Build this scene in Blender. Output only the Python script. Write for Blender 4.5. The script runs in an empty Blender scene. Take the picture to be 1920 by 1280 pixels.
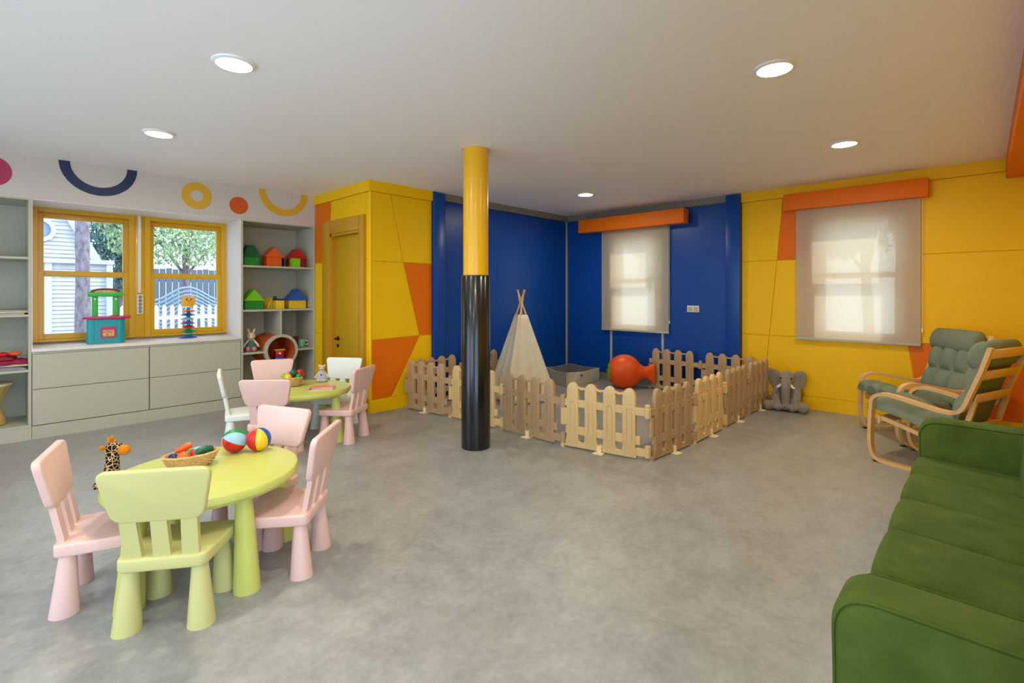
import bpy, bmesh, math, random
from mathutils import Vector, Matrix, Euler
random.seed(7)
SC = bpy.context.scene
COL = SC.collection
PI = math.pi
# ------------------------------------------------------------------ camera
cam_data = bpy.data.cameras.new('camera')
cam_data.sensor_width = 36.0
cam_data.lens = 36.0 * 927.5 / 1920.0
cam_data.shift_y = -91.0 / 1920.0
cam_data.clip_start = 0.05
cam = bpy.data.objects.new('camera', cam_data)
COL.objects.link(cam)
cam.location = (0, 0, 1.37)
cam.rotation_euler = (PI / 2, 0, math.atan2(0.69034, 0.72348) - PI / 2)
SC.camera = cam
# ------------------------------------------------------------------ world, sun, exposure
world = bpy.data.worlds.new('sky_world')
SC.world = world
world.use_nodes = True
wn = world.node_tree
wn.nodes.clear()
w_out = wn.nodes.new('ShaderNodeOutputWorld')
w_bg = wn.nodes.new('ShaderNodeBackground')
w_sky = wn.nodes.new('ShaderNodeTexSky')
w_sky.sky_type = 'HOSEK_WILKIE'
w_sky.turbidity = 4.0
w_sky.ground_albedo = 0.4
w_sky.sun_direction = Vector((0.66, -0.40, 0.64)).normalized()
w_mix = wn.nodes.new('ShaderNodeMixRGB')
w_mix.inputs[0].default_value = 0.72
w_mix.inputs[2].default_value = (0.62, 0.79, 1.0, 1)
wn.links.new(w_sky.outputs[0], w_mix.inputs[1])
wn.links.new(w_mix.outputs[0], w_bg.inputs[0])
w_bg.inputs[1].default_value = 5.4
wn.links.new(w_bg.outputs[0], w_out.inputs[0])
sun_data = bpy.data.lights.new('sun', 'SUN')
sun_data.energy = 3.0
sun_data.angle = math.radians(2.5)
sun_data.color = (1.0, 0.93, 0.82)
sun = bpy.data.objects.new('sun', sun_data)
COL.objects.link(sun)
sun.location = (12, -8, 12)
sun.rotation_euler = Vector((-0.66, 0.40, -0.64)).to_track_quat('-Z', 'Y').to_euler()
SC.view_settings.view_transform = 'Standard'
SC.view_settings.look = 'None'
SC.view_settings.gamma = 1.0
SC.view_settings.use_curve_mapping = False
SC.view_settings.exposure = 0.22
LAMP = 16.5          # watts of each ceiling downlight
LAMP_COL = (1.0, 0.91, 0.72)

# ------------------------------------------------------------------ helpers
def lin(c):
    out = []
    for x in c:
        x = x / 255.0
        out.append(x / 12.92 if x <= 0.04045 else ((x + 0.055) / 1.055) ** 2.4)
    return tuple(out)

MATS = {}
def M(name, rgb, rough=0.5, var=0.0, vscale=6.0, bump=0.0, bscale=60.0, spec=0.5, metal=0.0, sheen=0.0, coat=0.0, rgb2=None, stretch=None, emit=0.0):
    m = bpy.data.materials.new(name)
    m.use_nodes = True
    nt = m.node_tree
    b = nt.nodes['Principled BSDF']
    c = lin(rgb)
    b.inputs['Base Color'].default_value = (*c, 1)
    b.inputs['Roughness'].default_value = rough
    b.inputs['Specular IOR Level'].default_value = spec
    b.inputs['Metallic'].default_value = metal
    if sheen:
        b.inputs['Sheen Weight'].default_value = sheen
        b.inputs['Sheen Roughness'].default_value = 0.4
        b.inputs['Sheen Tint'].default_value = (*[min(1, x * 2 + .1) for x in c], 1)
    if coat:
        b.inputs['Coat Weight'].default_value = coat
        b.inputs['Coat Roughness'].default_value = 0.12
    if emit:
        b.inputs['Emission Color'].default_value = (*c, 1)
        b.inputs['Emission Strength'].default_value = emit
    tc = None
    def coords():
        t = nt.nodes.new('ShaderNodeTexCoord')
        mp = nt.nodes.new('ShaderNodeMapping')
        nt.links.new(t.outputs['Object'], mp.inputs[0])
        if stretch:
            mp.inputs['Scale'].default_value = stretch
        return mp.outputs[0]
    if var or rgb2:
        tc = coords()
        n = nt.nodes.new('ShaderNodeTexNoise')
        n.inputs['Scale'].default_value = vscale
        n.inputs['Detail'].default_value = 6
        n.inputs['Roughness'].default_value = 0.62
        nt.links.new(tc, n.inputs['Vector'])
        r = nt.nodes.new('ShaderNodeValToRGB')
        r.color_ramp.elements[0].position = 0.3
        r.color_ramp.elements[1].position = 0.7
        if rgb2:
            r.color_ramp.elements[0].color = (*c, 1)
            r.color_ramp.elements[1].color = (*lin(rgb2), 1)
        else:
            r.color_ramp.elements[0].color = (*[x * (1 - var) for x in c], 1)
            r.color_ramp.elements[1].color = (*[min(1, x * (1 + var)) for x in c], 1)
        nt.links.new(n.outputs['Fac'], r.inputs[0])
        nt.links.new(r.outputs[0], b.inputs['Base Color'])
    if bump:
        tc = tc or coords()
        n2 = nt.nodes.new('ShaderNodeTexNoise')
        n2.inputs['Scale'].default_value = bscale
        n2.inputs['Detail'].default_value = 4
        nt.links.new(tc, n2.inputs['Vector'])
        bp = nt.nodes.new('ShaderNodeBump')
        bp.inputs['Strength'].default_value = bump
        bp.inputs['Distance'].default_value = 0.01
        nt.links.new(n2.outputs['Fac'], bp.inputs['Height'])
        nt.links.new(bp.outputs[0], b.inputs['Normal'])
    MATS[name] = m
    return m

class MB:
    """collects geometry and links it as ONE mesh object"""
    def __init__(s):
        s.v = []; s.f = []; s.m = []; s.T = None; s.mi = 0
    def add(s, vs, fs, mi=None):
        o = len(s.v)
        if s.T is not None:
            vs = [tuple(s.T @ Vector(p)) for p in vs]
        s.v += [tuple(p) for p in vs]
        for f in fs:
            s.f.append([i + o for i in f]); s.m.append(s.mi if mi is None else mi)
        return s
    def bm(s, bm, mi=None):
        bm.verts.ensure_lookup_table()
        for i, v in enumerate(bm.verts): v.index = i
        s.add([v.co[:] for v in bm.verts], [[v.index for v in f.verts] for f in bm.faces], mi)
        bm.free(); return s
    def box(s, x0, y0, z0, x1, y1, z1, r=0, seg=2, mi=None):
        x0, x1 = min(x0, x1), max(x0, x1); y0, y1 = min(y0, y1), max(y0, y1); z0, z1 = min(z0, z1), max(z0, z1)
        b = bmesh.new()
        bmesh.ops.create_cube(b, size=1)
        for v in b.verts:
            v.co = Vector(((x0 + x1) / 2 + v.co.x * (x1 - x0), (y0 + y1) / 2 + v.co.y * (y1 - y0), (z0 + z1) / 2 + v.co.z * (z1 - z0)))
        if r:
            bmesh.ops.bevel(b, geom=b.edges[:], offset=r, segments=seg, affect='EDGES', profile=0.5, clamp_overlap=True)
        return s.bm(b, mi)
    def prism(s, pts, a, b_, axis='z', r=0, seg=2, mi=None):
        def mp(p, t):
            return {'z': (p[0], p[1], t), 'y': (p[0], t, p[1]), 'x': (t, p[0], p[1])}[axis]
        b = bmesh.new()
        lo = [b.verts.new(mp(p, a)) for p in pts]; hi = [b.verts.new(mp(p, b_)) for p in pts]
        n = len(pts)
        f1 = b.faces.new(lo); f2 = b.faces.new(hi)
        for i in range(n):
            b.faces.new((lo[i], lo[(i + 1) % n], hi[(i + 1) % n], hi[i]))
        bmesh.ops.recalc_face_normals(b, faces=b.faces[:])
        if r:
            bmesh.ops.bevel(b, geom=list(set(f1.edges[:] + f2.edges[:])), offset=r, segments=seg, affect='EDGES', profile=0.5, clamp_overlap=True)
        return s.bm(b, mi)
    def rings(s, rs, close_u=True, cap=True, mi=None):
        """rs: list of rings, each a list of points"""
        n = len(rs[0]); vs = [p for r in rs for p in r]; fs = []
        for i in range(len(rs) - 1):
            for j in range(n if close_u else n - 1):
                k = (j + 1) % n
                fs.append([i * n + j, i * n + k, (i + 1) * n + k, (i + 1) * n + j])
        if cap and close_u:
            fs.append(list(range(n))[::-1]); fs.append([(len(rs) - 1) * n + j for j in range(n)])
        return s.add(vs, fs, mi)
    def lathe(s, prof, n=24, c=(0, 0, 0), cap=True, mi=None, tilt=None, sx=1, sy=1):
        rs = []
        for r, z in prof:
            ring = []
            for j in range(n):
                t = 2 * PI * j / n
                p = Vector((r * math.cos(t) * sx, r * math.sin(t) * sy, z))
                if tilt is not None: p = tilt @ p
                ring.append((c[0] + p.x, c[1] + p.y, c[2] + p.z))
            rs.append(ring)
        return s.rings(rs, True, cap, mi)
    def tube(s, path, r, n=8, mi=None, cap=True):
        P = [Vector(p) for p in path]; rs = []
        up = Vector((0, 0, 1))
        d0 = (P[1] - P[0]).normalized()
        if abs(d0.dot(up)) > 0.95: up = Vector((1, 0, 0))
        for i, p in enumerate(P):
            d = ((P[min(i + 1, len(P) - 1)] - P[max(i - 1, 0)])).normalized()
            u = d.cross(up)
            u = u.normalized() if u.length > 1e-6 else Vector((1, 0, 0))
            w = u.cross(d).normalized(); up = w
            rr = r[i] if isinstance(r, (list, tuple)) else r
            rs.append([tuple(p + u * rr * math.cos(2 * PI * j / n) + w * rr * math.sin(2 * PI * j / n)) for j in range(n)])
        return s.rings(rs, True, cap, mi)
    def ribbon(s, path, ax, w, t, mi=None):
        """rectangular bar: width w along ax, thickness t in the path plane"""
        P = [Vector(p) for p in path]; A = Vector(ax).normalized(); rs = []
        for i, p in enumerate(P):
            d = (P[min(i + 1, len(P) - 1)] - P[max(i - 1, 0)]).normalized()
            nrm = d.cross(A).normalized()
            c = 0.22 * min(w, t)
            ring = []
            for (a, b) in ((-1, -1), (1, -1), (1, 1), (-1, 1)):
                ring.append(tuple(p + A * (a * w / 2) + nrm * (b * t / 2)))
            rs.append(ring)
        return s.rings(rs, True, True, mi)
    def ball(s, c, r, n=16, m=10, rot=None, mi=None):
        if not isinstance(r, (tuple, list)): r = (r, r, r)
        R = Euler(rot).to_matrix() if rot is not None else Matrix.Identity(3)
        C = Vector(c); vs = []; fs = []
        vs.append(tuple(C + R @ Vector((0, 0, -r[2]))))
        for i in range(1, m):
            ph = -PI / 2 + PI * i / m
            for j in range(n):
                t = 2 * PI * j / n
                vs.append(tuple(C + R @ Vector((r[0] * math.cos(ph) * math.cos(t), r[1] * math.cos(ph) * math.sin(t), r[2] * math.sin(ph)))))
        vs.append(tuple(C + R @ Vector((0, 0, r[2]))))
        L = len(vs) - 1
        for j in range(n):
            k = (j + 1) % n
            fs.append([0, 1 + k, 1 + j]); fs.append([L, L - n + j, L - n + k])
            for i in range(m - 2):
                a = 1 + i * n
                fs.append([a + j, a + k, a + n + k, a + n + j])
        return s.add(vs, fs, mi)
    def mesh(s, name, mats, smooth=35):
        me = bpy.data.meshes.new(name)
        me.from_pydata(s.v, [], s.f)
        b = bmesh.new(); b.from_mesh(me)
        bmesh.ops.recalc_face_normals(b, faces=b.faces[:])
        b.to_mesh(me); b.free()
        if not isinstance(mats, (list, tuple)): mats = [mats]
        for m in mats: me.materials.append(m)
        if len(mats) > 1: me.polygons.foreach_set('material_index', s.m)
        if smooth:
            me.polygons.foreach_set('use_smooth', [True] * len(me.polygons))
            me.set_sharp_from_angle(angle=math.radians(smooth))
        me.update()
        return me
    def build(s, name, mats, parent=None, loc=(0, 0, 0), rz=0, smooth=35, remesh=0):
        return obj(name, s.mesh(name, mats, smooth), parent, loc, rz, remesh)

def obj(name, me, parent=None, loc=(0, 0, 0), rz=0, remesh=0):
    o = bpy.data.objects.new(name, me); COL.objects.link(o)
    o.location = loc
    o.rotation_euler = rz if isinstance(rz, (tuple, list)) else (0, 0, rz)
    if parent: o.parent = parent
    if remesh:
        md = o.modifiers.new('remesh', 'REMESH'); md.mode = 'VOXEL'; md.voxel_size = remesh; md.use_smooth_shade = True
        sm = o.modifiers.new('smooth', 'SMOOTH'); sm.iterations = 4; sm.factor = 0.5
    return o
def tag(o, label, cat, group=None):
    o['label'] = label; o['category'] = cat
    if group: o['group'] = group
    return o
def thing(name, label, cat, loc=(0, 0, 0), rz=0, group=None):
    o = bpy.data.objects.new(name, None); COL.objects.link(o)
    o.empty_display_size = 0.1
    o.location = loc; o.rotation_euler = (0, 0, rz)
    return tag(o, label, cat, group)
def struct(o):
    o['kind'] = 'structure'; return o
def copy_tree(o, parent=None):
    c = o.copy(); COL.objects.link(c)
    if parent: c.parent = parent
    for ch in list(o.children): copy_tree(ch, c)
    return c
def face(d):
    """rotation about z that turns local +y towards d"""
    return math.atan2(d[1], d[0]) - PI / 2
def inset(pts, d):
    """shrink a convex polygon by d"""
    n = len(pts); A = sum(pts[i][0] * pts[(i + 1) % n][1] - pts[(i + 1) % n][0] * pts[i][1] for i in range(n))
    sg = 1 if A > 0 else -1; L = []
    for i in range(n):
        p, q = Vector(pts[i]), Vector(pts[(i + 1) % n]); e = (q - p).normalized()
        nn = Vector((-e.y, e.x)) * sg
        L.append((p + nn * d, e))
    out = []
    for i in range(n):
        (p, e), (q, g) = L[i - 1], L[i]
        cr = e.x * g.y - e.y * g.x
        t = ((q.x - p.x) * g.y - (q.y - p.y) * g.x) / cr
        out.append((p.x + e.x * t, p.y + e.y * t))
    return out
def rrect(w, h, r, n=5, cx=0, cy=0):
    pts = []
    for (sx, sy, a0) in ((1, -1, -PI / 2), (1, 1, 0), (-1, 1, PI / 2), (-1, -1, PI)):
        for k in range(n + 1):
            a = a0 + PI / 2 * k / n
            pts.append((cx + sx * (w / 2 - r) + r * math.cos(a), cy + sy * (h / 2 - r) + r * math.sin(a)))
    return pts
def rpoly(P, r, n=4):
    """round the corners of a polygon"""
    out = []; N = len(P)
    for i in range(N):
        p, a, b = Vector(P[i]), Vector(P[i - 1]), Vector(P[(i + 1) % N])
        rr = r[i] if isinstance(r, (list, tuple)) else r
        if rr <= 0: out.append(tuple(p)); continue
        rr = min(rr, .48 * (a - p).length, .48 * (b - p).length)
        u, w = (a - p).normalized(), (b - p).normalized()
        s, e = p + u * rr, p + w * rr
        for k in range(n + 1):
            t = k / n
            q = s * (1 - t) ** 2 + p * 2 * t * (1 - t) + e * t ** 2
            out.append((q.x, q.y))
    return out
def smooth_path(P, n=6):
    """Catmull-Rom through points"""
    P = [Vector(p) for p in P]; out = []
    for i in range(len(P) - 1):
        a, b, c, d = P[max(i - 1, 0)], P[i], P[i + 1], P[min(i + 2, len(P) - 1)]
        for k in range(n):
            t = k / n
            out.append(0.5 * ((2 * b) + (c - a) * t + (2 * a - 5 * b + 4 * c - d) * t * t + (3 * b - a - 3 * c + d) * t ** 3))
    out.append(P[-1]); return out

# ------------------------------------------------------------------ materials
def floor_mat():
    m = M('grey_vinyl', (165, 162, 157), 0.38, bump=0.03, bscale=40); nt = m.node_tree
    tc = nt.nodes.new('ShaderNodeTexCoord'); last = None
    rp = nt.nodes.new('ShaderNodeValToRGB'); rp.color_ramp.elements[0].position = .36; rp.color_ramp.elements[1].position = .64
    rp.color_ramp.elements[0].color = (*lin((135, 134, 130)), 1); rp.color_ramp.elements[1].color = (*lin((164, 163, 158)), 1)
    for sc, w, det in ((1.6, .3, 3), (6.5, .4, 6), (26, .3, 8)):
        n = nt.nodes.new('ShaderNodeTexNoise'); n.inputs['Scale'].default_value = sc; n.inputs['Detail'].default_value = det; n.inputs['Roughness'].default_value = .65
        nt.links.new(tc.outputs['Object'], n.inputs['Vector'])
        ma = nt.nodes.new('ShaderNodeMath'); ma.operation = 'MULTIPLY_ADD'; ma.inputs[1].default_value = w
        nt.links.new(n.outputs['Fac'], ma.inputs[0])
        if last: nt.links.new(last, ma.inputs[2])
        else: ma.inputs[2].default_value = 0
        last = ma.outputs[0]
    nt.links.new(last, rp.inputs[0]); nt.links.new(rp.outputs[0], nt.nodes['Principled BSDF'].inputs['Base Color'])
    return m
yellow = M('yellow_paint', (246, 193, 2), 0.5, spec=0.22, var=0.03, vscale=3, bump=0.02, bscale=200)
orange = M('orange_paint', (232, 113, 2), 0.5, spec=0.22, var=0.03, vscale=3)
blue = M('blue_panel', (6, 68, 154), 0.33, spec=0.35, var=0.03, vscale=2)
yframe = M('yellow_window_paint', (222, 170, 14), 0.35, coat=0.2)
ydoor = M('mustard_door_paint', (196, 152, 16), 0.42, var=0.03, vscale=4, stretch=(1, 1, .2))
ycas = M('mustard_casing_paint', (196, 142, 22), 0.42)
white = M('white_paint', (226, 218, 210), 0.6, bump=0.02, bscale=150)
ceilm = M('ceiling_paint', (246, 242, 237), 0.75, bump=0.02, bscale=120)
case = M('cream_laminate', (184, 181, 158), 0.42)
greytrim = M('grey_trim', (128, 124, 114), 0.5)
alu = M('light_grey_strip', (176, 178, 178), 0.35)
black = M('black_metal', (16, 16, 17), 0.22, coat=0.3)
dark = M('dark_metal', (40, 36, 32), 0.4, metal=0.6)
pelm = M('orange_pelmet', (236, 116, 2), 0.5, spec=0.25)
floorm = floor_mat()
pink = M('pink_plastic', (230, 190, 178), 0.38)
lime = M('lime_plastic', (202, 196, 126), 0.38)
limet = M('lime_table_plastic', (198, 203, 102), 0.33)
wplast = M('white_plastic', (236, 238, 226), 0.38)
beige = M('beige_plastic', (220, 188, 130), 0.42, bump=0.05, bscale=160)
tan = M('tan_plastic', (182, 150, 110), 0.45, bump=0.05, bscale=160)
footm = M('pale_beige_plastic', (238, 220, 176), 0.42)
velvet = M('green_velvet', (60, 80, 24), 0.85, rgb2=(82, 102, 38), vscale=7, sheen=0.35, bump=0.05, bscale=300, spec=0.2)
cushm = M('sage_cotton', (122, 132, 112), 0.9, var=0.06, vscale=20, bump=0.12, bscale=260, spec=0.2)
birch = M('birch_veneer', (226, 182, 122), 0.38, var=0.08, vscale=9, stretch=(6, 1, 1))
canvas = M('natural_canvas', (214, 204, 178), 0.92, var=0.05, vscale=12, bump=0.2, bscale=120, spec=0.1)
pole = M('pale_wood', (222, 178, 120), 0.6)
greyfab = M('grey_felt', (196, 188, 172), 0.95, var=0.08, vscale=30, bump=0.15, bscale=200, spec=0.1)
greyin = M('dark_grey_felt', (116, 118, 116), 0.95, var=0.08, vscale=30, bump=0.15, bscale=200, spec=0.1)
plush = M('grey_plush', (150, 142, 130), 0.98, var=0.16, vscale=26, bump=0.8, bscale=140, sheen=0.4, spec=0.05)
fishm = M('orange_vinyl', (232, 84, 4), 0.42, var=0.05, vscale=5)
greenv = M('green_vinyl', (120, 164, 24), 0.45)
wicker = M('wicker', (218, 176, 112), 0.7, var=0.18, vscale=60, bump=0.6, bscale=150)
TOY = {k: M('toy_' + k, v, 0.4) for k, v in dict(red=(200, 22, 26), darkred=(120, 20, 24), orange=(232, 92, 22), yellow=(238, 194, 40), green=(20, 140, 44), darkgreen=(10, 92, 52), lime=(120, 200, 24), blue=(26, 84, 168), navy=(18, 34, 84), teal=(20, 150, 158), skyblue=(150, 196, 216), magenta=(196, 26, 96), pink=(236, 120, 140), white=(236, 234, 228), purple=(110, 80, 160), black=(22, 22, 24), cream=(232, 214, 180), grey=(150, 140, 136), mint=(120, 190, 160), brightgreen=(56, 184, 60)).items()}
def glass_mat():
    m = bpy.data.materials.new('window_glass'); m.use_nodes = True; nt = m.node_tree; nt.nodes.clear()
    o = nt.nodes.new('ShaderNodeOutputMaterial'); t = nt.nodes.new('ShaderNodeBsdfTransparent'); g = nt.nodes.new('ShaderNodeBsdfGlossy')
    g.inputs['Roughness'].default_value = 0.02
    f = nt.nodes.new('ShaderNodeFresnel'); f.inputs[0].default_value = 1.3
    mx = nt.nodes.new('ShaderNodeMixShader')
    t.inputs[0].default_value = (0.95, 0.97, 1, 1)
    nt.links.new(f.outputs[0], mx.inputs[0]); nt.links.new(t.outputs[0], mx.inputs[1]); nt.links.new(g.outputs[0], mx.inputs[2]); nt.links.new(mx.outputs[0], o.inputs[0])
    return m
glass = glass_mat()
def blind_mat():
    m = bpy.data.materials.new('sheer_blind_fabric'); m.use_nodes = True; nt = m.node_tree; nt.nodes.clear()
    o = nt.nodes.new('ShaderNodeOutputMaterial')
    t = nt.nodes.new('ShaderNodeBsdfTransparent'); t.inputs[0].default_value = (1, .97, .9, 1)
    tl = nt.nodes.new('ShaderNodeBsdfTranslucent'); tl.inputs[0].default_value = (.90, .82, .66, 1)
    d = nt.nodes.new('ShaderNodeBsdfDiffuse'); d.inputs[0].default_value = (.70, .66, .56, 1)
    w = nt.nodes.new('ShaderNodeTexNoise'); w.inputs['Scale'].default_value = 300
    a = nt.nodes.new('ShaderNodeMixShader'); a.inputs[0].default_value = 0.45
    b = nt.nodes.new('ShaderNodeMixShader')
    mr = nt.nodes.new('ShaderNodeMapRange'); mr.inputs[3].default_value = 0.72; mr.inputs[4].default_value = 0.88
    nt.links.new(w.outputs['Fac'], mr.inputs[0]); nt.links.new(mr.outputs[0], b.inputs[0])
    nt.links.new(tl.outputs[0], a.inputs[1]); nt.links.new(d.outputs[0], a.inputs[2])
    nt.links.new(t.outputs[0], b.inputs[1]); nt.links.new(a.outputs[0], b.inputs[2]); nt.links.new(b.outputs[0], o.inputs[0])
    return m
blindm = blind_mat()
def lamp_mat():
    m = bpy.data.materials.new('lamp_lens'); m.use_nodes = True; nt = m.node_tree; nt.nodes.clear()
    o = nt.nodes.new('ShaderNodeOutputMaterial'); e = nt.nodes.new('ShaderNodeEmission')
    e.inputs[0].default_value = (*LAMP_COL, 1); e.inputs[1].default_value = 12.0
    nt.links.new(e.outputs[0], o.inputs[0]); return m
lampm = lamp_mat()
# ------------------------------------------------------------------ room shell
H = 2.65
XW = 6.66      # right wall face
YC = 5.045     # closet front / back wall
YS = 6.43      # casework front
YN = -0.43     # near wall behind the sofa
XR = -2.6      # wall behind the camera
def wallbox(*b):
    m = MB()
    for q in b: m.box(*q)
    return m
struct(wallbox((XR - .1, YN - .1, -.12, XW + .2, 7.15, 0)).build('floor', floorm))
struct(wallbox((XR - .3, YN - .3, H, XW + .35, 7.3, H + .12)).build('ceiling', ceilm))
# left wall behind the shelving, with the window opening
wl = struct(wallbox((XR, 7.0, 0, .25, 7.15, H), (2.05, 7.0, 0, 3.05, 7.15, H), (.25, 7.0, 0, 2.05, 7.15, .86), (.25, 7.0, 2.26, 2.05, 7.15, H)).build('wall_left', white))
fascia = struct(wallbox((XR, YS, 2.25, 2.95, 7.0, H)).build('trim_1', M('warm_white_paint', (206, 196, 184), .6)))
def disc_pts(cx, cz, R, r=0, a0=0, a1=2 * PI, n=40):
    return [(cx + R * math.cos(a0 + (a1 - a0) * k / n), cz + R * math.sin(a0 + (a1 - a0) * k / n)) for k in range(n + 1)]
def ring_deco(name, mat, cx, cz, R, r, half=False):
    m = MB(); n = 40; a0, a1 = (PI, 2 * PI) if half else (0, 2 * PI)
    yf, yb = YS - .003, YS + .001
    if r == 0:
        m.prism(disc_pts(cx, cz, R)[:-1], yf, yb, 'y')
    else:
        for k in range(n):
            t0, t1 = a0 + (a1 - a0) * k / n, a0 + (a1 - a0) * (k + 1) / n
            q = [(cx + R * math.cos(t0), cz + R * math.sin(t0)), (cx + R * math.cos(t1), cz + R * math.sin(t1)), (cx + r * math.cos(t1), cz + r * math.sin(t1)), (cx + r * math.cos(t0), cz + r * math.sin(t0))]
            vs = [(x, yf, min(z, H - .001)) for x, z in q]
            m.add(vs, [[0, 1, 2, 3]])
    o = m.build(name, mat, fascia, smooth=0); o['label'] = 'painted ' + name.replace('_', ' '); return o
navyp = M('navy_paint', (18, 42, 82), .5); pinkp = M('raspberry_paint', (176, 44, 84), .5); yelp = M('amber_paint', (224, 172, 40), .5); orp = M('rust_orange_paint', (214, 86, 24), .5)
ring_deco('blue_half_ring', navyp, .735, 2.65, .305, .222, True)
ring_deco('yellow_ring', yelp, 1.584, 2.466, .15, .062)
ring_deco('orange_disc', orp, 2.019, 2.412, .102, 0)
ring_deco('yellow_half_ring', yelp, 2.546, 2.65, .305, .222, True)
ring_deco('raspberry_disc', pinkp, -.02, 2.465, .137, 0)

def panel(parent, pts, mat, plane, axis, thick, name='panel'):
    """one wall panel; its face lies on plane, its joints are left open"""
    m = MB(); m.prism(inset(pts, .0035), plane, plane + thick, axis, r=.0025, seg=1)
    return m.build(name, mat, parent, smooth=0)
# closet front wall (yellow, faces the camera)
wc = struct(wallbox((2.963, YC + .012, 0, 3.84, YC + .12, H)).build('wall_closet_front', yellow))
for pts, mt in (([(2.955, 1.735), (3.402, 1.735), (3.225, 2.53), (2.955, 2.53)], yellow), ([(3.402, 1.735), (3.82, 1.735), (3.82, 2.53), (3.225, 2.53)], yellow),
                ([(2.955, .83), (3.637, .845), (3.402, 1.735), (2.955, 1.735)], yellow), ([(3.637, .845), (3.82, .845), (3.82, 1.735), (3.402, 1.735)], orange),
                ([(2.955, .15), (3.235, .15), (3.637, .845), (2.955, .83)], orange), ([(3.235, .15), (3.82, .15), (3.82, .845), (3.637, .845)], yellow)):
    panel(wc, pts, mt, YC, 'y', .012)
wallbox((2.93, YC - .022, 2.53, 3.82, YC + .012, H)).build('fascia_board', yellow, wc)
wallbox((2.95, YC - .012, 0, 3.82, YC + .012, .15)).build('baseboard', yellow, wc)
# closet side wall with the door
DY0, DY1, DZ = 5.23, 5.955, 2.105
ws = struct(wallbox((2.962, YC + .12, 0, 3.06, DY0, H), (2.962, DY1, 0, 3.06, 7.0, H), (2.962, DY0, DZ, 3.06, DY1, H)).build('wall_closet_side', yellow))
for pts, mt in (([(YC, 1.76), (DY0 - .1, 1.76), (DY0 - .1, 2.53), (YC, 2.53)], yellow), ([(YC, .15), (DY0 - .1, .15), (DY0 - .1, 1.76), (YC, 1.76)], yellow),
                ([(5.13, 2.27), (6.0, 2.27), (5.98, 2.53), (5.13, 2.53)], yellow), ([(6.0, 2.27), (6.0, 1.76), (6.43, 1.76), (6.43, 2.53), (5.98, 2.53)], orange),
                ([(6.13, .843), (6.43, .843), (6.43, 1.76), (6.13, 1.76)], yellow), ([(6.13, 0), (6.43, 0), (6.43, .843), (6.13, .843)], yellow)):
    panel(ws, pts, mt, 2.95, 'x', .012)
wallbox((2.93, YC + .012, 2.53, 2.962, YS, H)).build('fascia_board', yellow, ws)
MB().lathe([(.018, 0), (.018, 2.53)], 16, (2.964, YC + .014, 0)).build('corner_bead', yellow, ws)
dr = struct(thing('door_1', 'x', 'x')); del dr['label']; del dr['category']
cs = MB(); cs.box(2.905, DY1, 0, 2.975, 6.14, 2.27, .008); cs.box(2.905, 5.125, 0, 2.975, DY0, 2.27, .008); cs.box(2.905, DY0, DZ, 2.975, DY1, 2.27, .008)
cs.build('door_casing', ycas, dr)
jb = MB(); jb.box(2.925, DY1 - .03, 0, 3.05, DY1 + .001, DZ); jb.box(2.925, DY0 - .001, 0, 3.05, DY0 + .03, DZ); jb.box(2.925, DY0, DZ - .03, 3.05, DY1, DZ + .001)
jb.build('door_jamb', ycas, dr)
lf = MB(); lf.box(2.985, DY0 + .032, .005, 3.025, DY1 - .032, DZ - .032, .003); leaf = lf.build('door_leaf', ydoor, dr)
hd = MB(); hd.lathe([(.026, 0), (.026, .012), (.011, .014), (.011, .05)], 16, (2.985, DY1 - .095, .80), tilt=Matrix.Rotation(-PI / 2, 3, 'Y'))
hd.tube([(2.938, DY1 - .095, .80), (2.938, DY1 - .15, .80), (2.94, DY1 - .205, .795)], [.011, .01, .008], 10)
hd.lathe([(.022, 0), (.022, .01)], 16, (2.985, DY1 - .095, .71), tilt=Matrix.Rotation(-PI / 2, 3, 'Y'))
hd.build('door_handle', dark, leaf)
# back wall (blue)
wb = struct(wallbox((3.84, YC + .037, 0, XW + .2, YC + .14, H)).build('wall_back', blue))
for a, b in ((4.0, 4.79), (4.81, XW - .01)):
    panel(wb, [(a, .11), (b, .11), (b, 2.56), (a, 2.56)], blue, YC + .025, 'y', .012)
for x in (4.80, XW - .024):
    wallbox((x - .018, YC + .018, .10, x + .018, YC + .04, 2.56)).build('joint_strip', alu, wb)
wallbox((4.0, YC - .005, 2.56, XW, YC + .037, H)).build('cornice', greytrim, wb)
wallbox((4.0, YC + .015, 0, XW, YC + .037, .10)).build('baseboard', greytrim, wb)
MB().box(3.825, YC - .05, 0, 4.0, YC + .04, H - .015, .006).build('corner_post', blue, wb)
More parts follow.
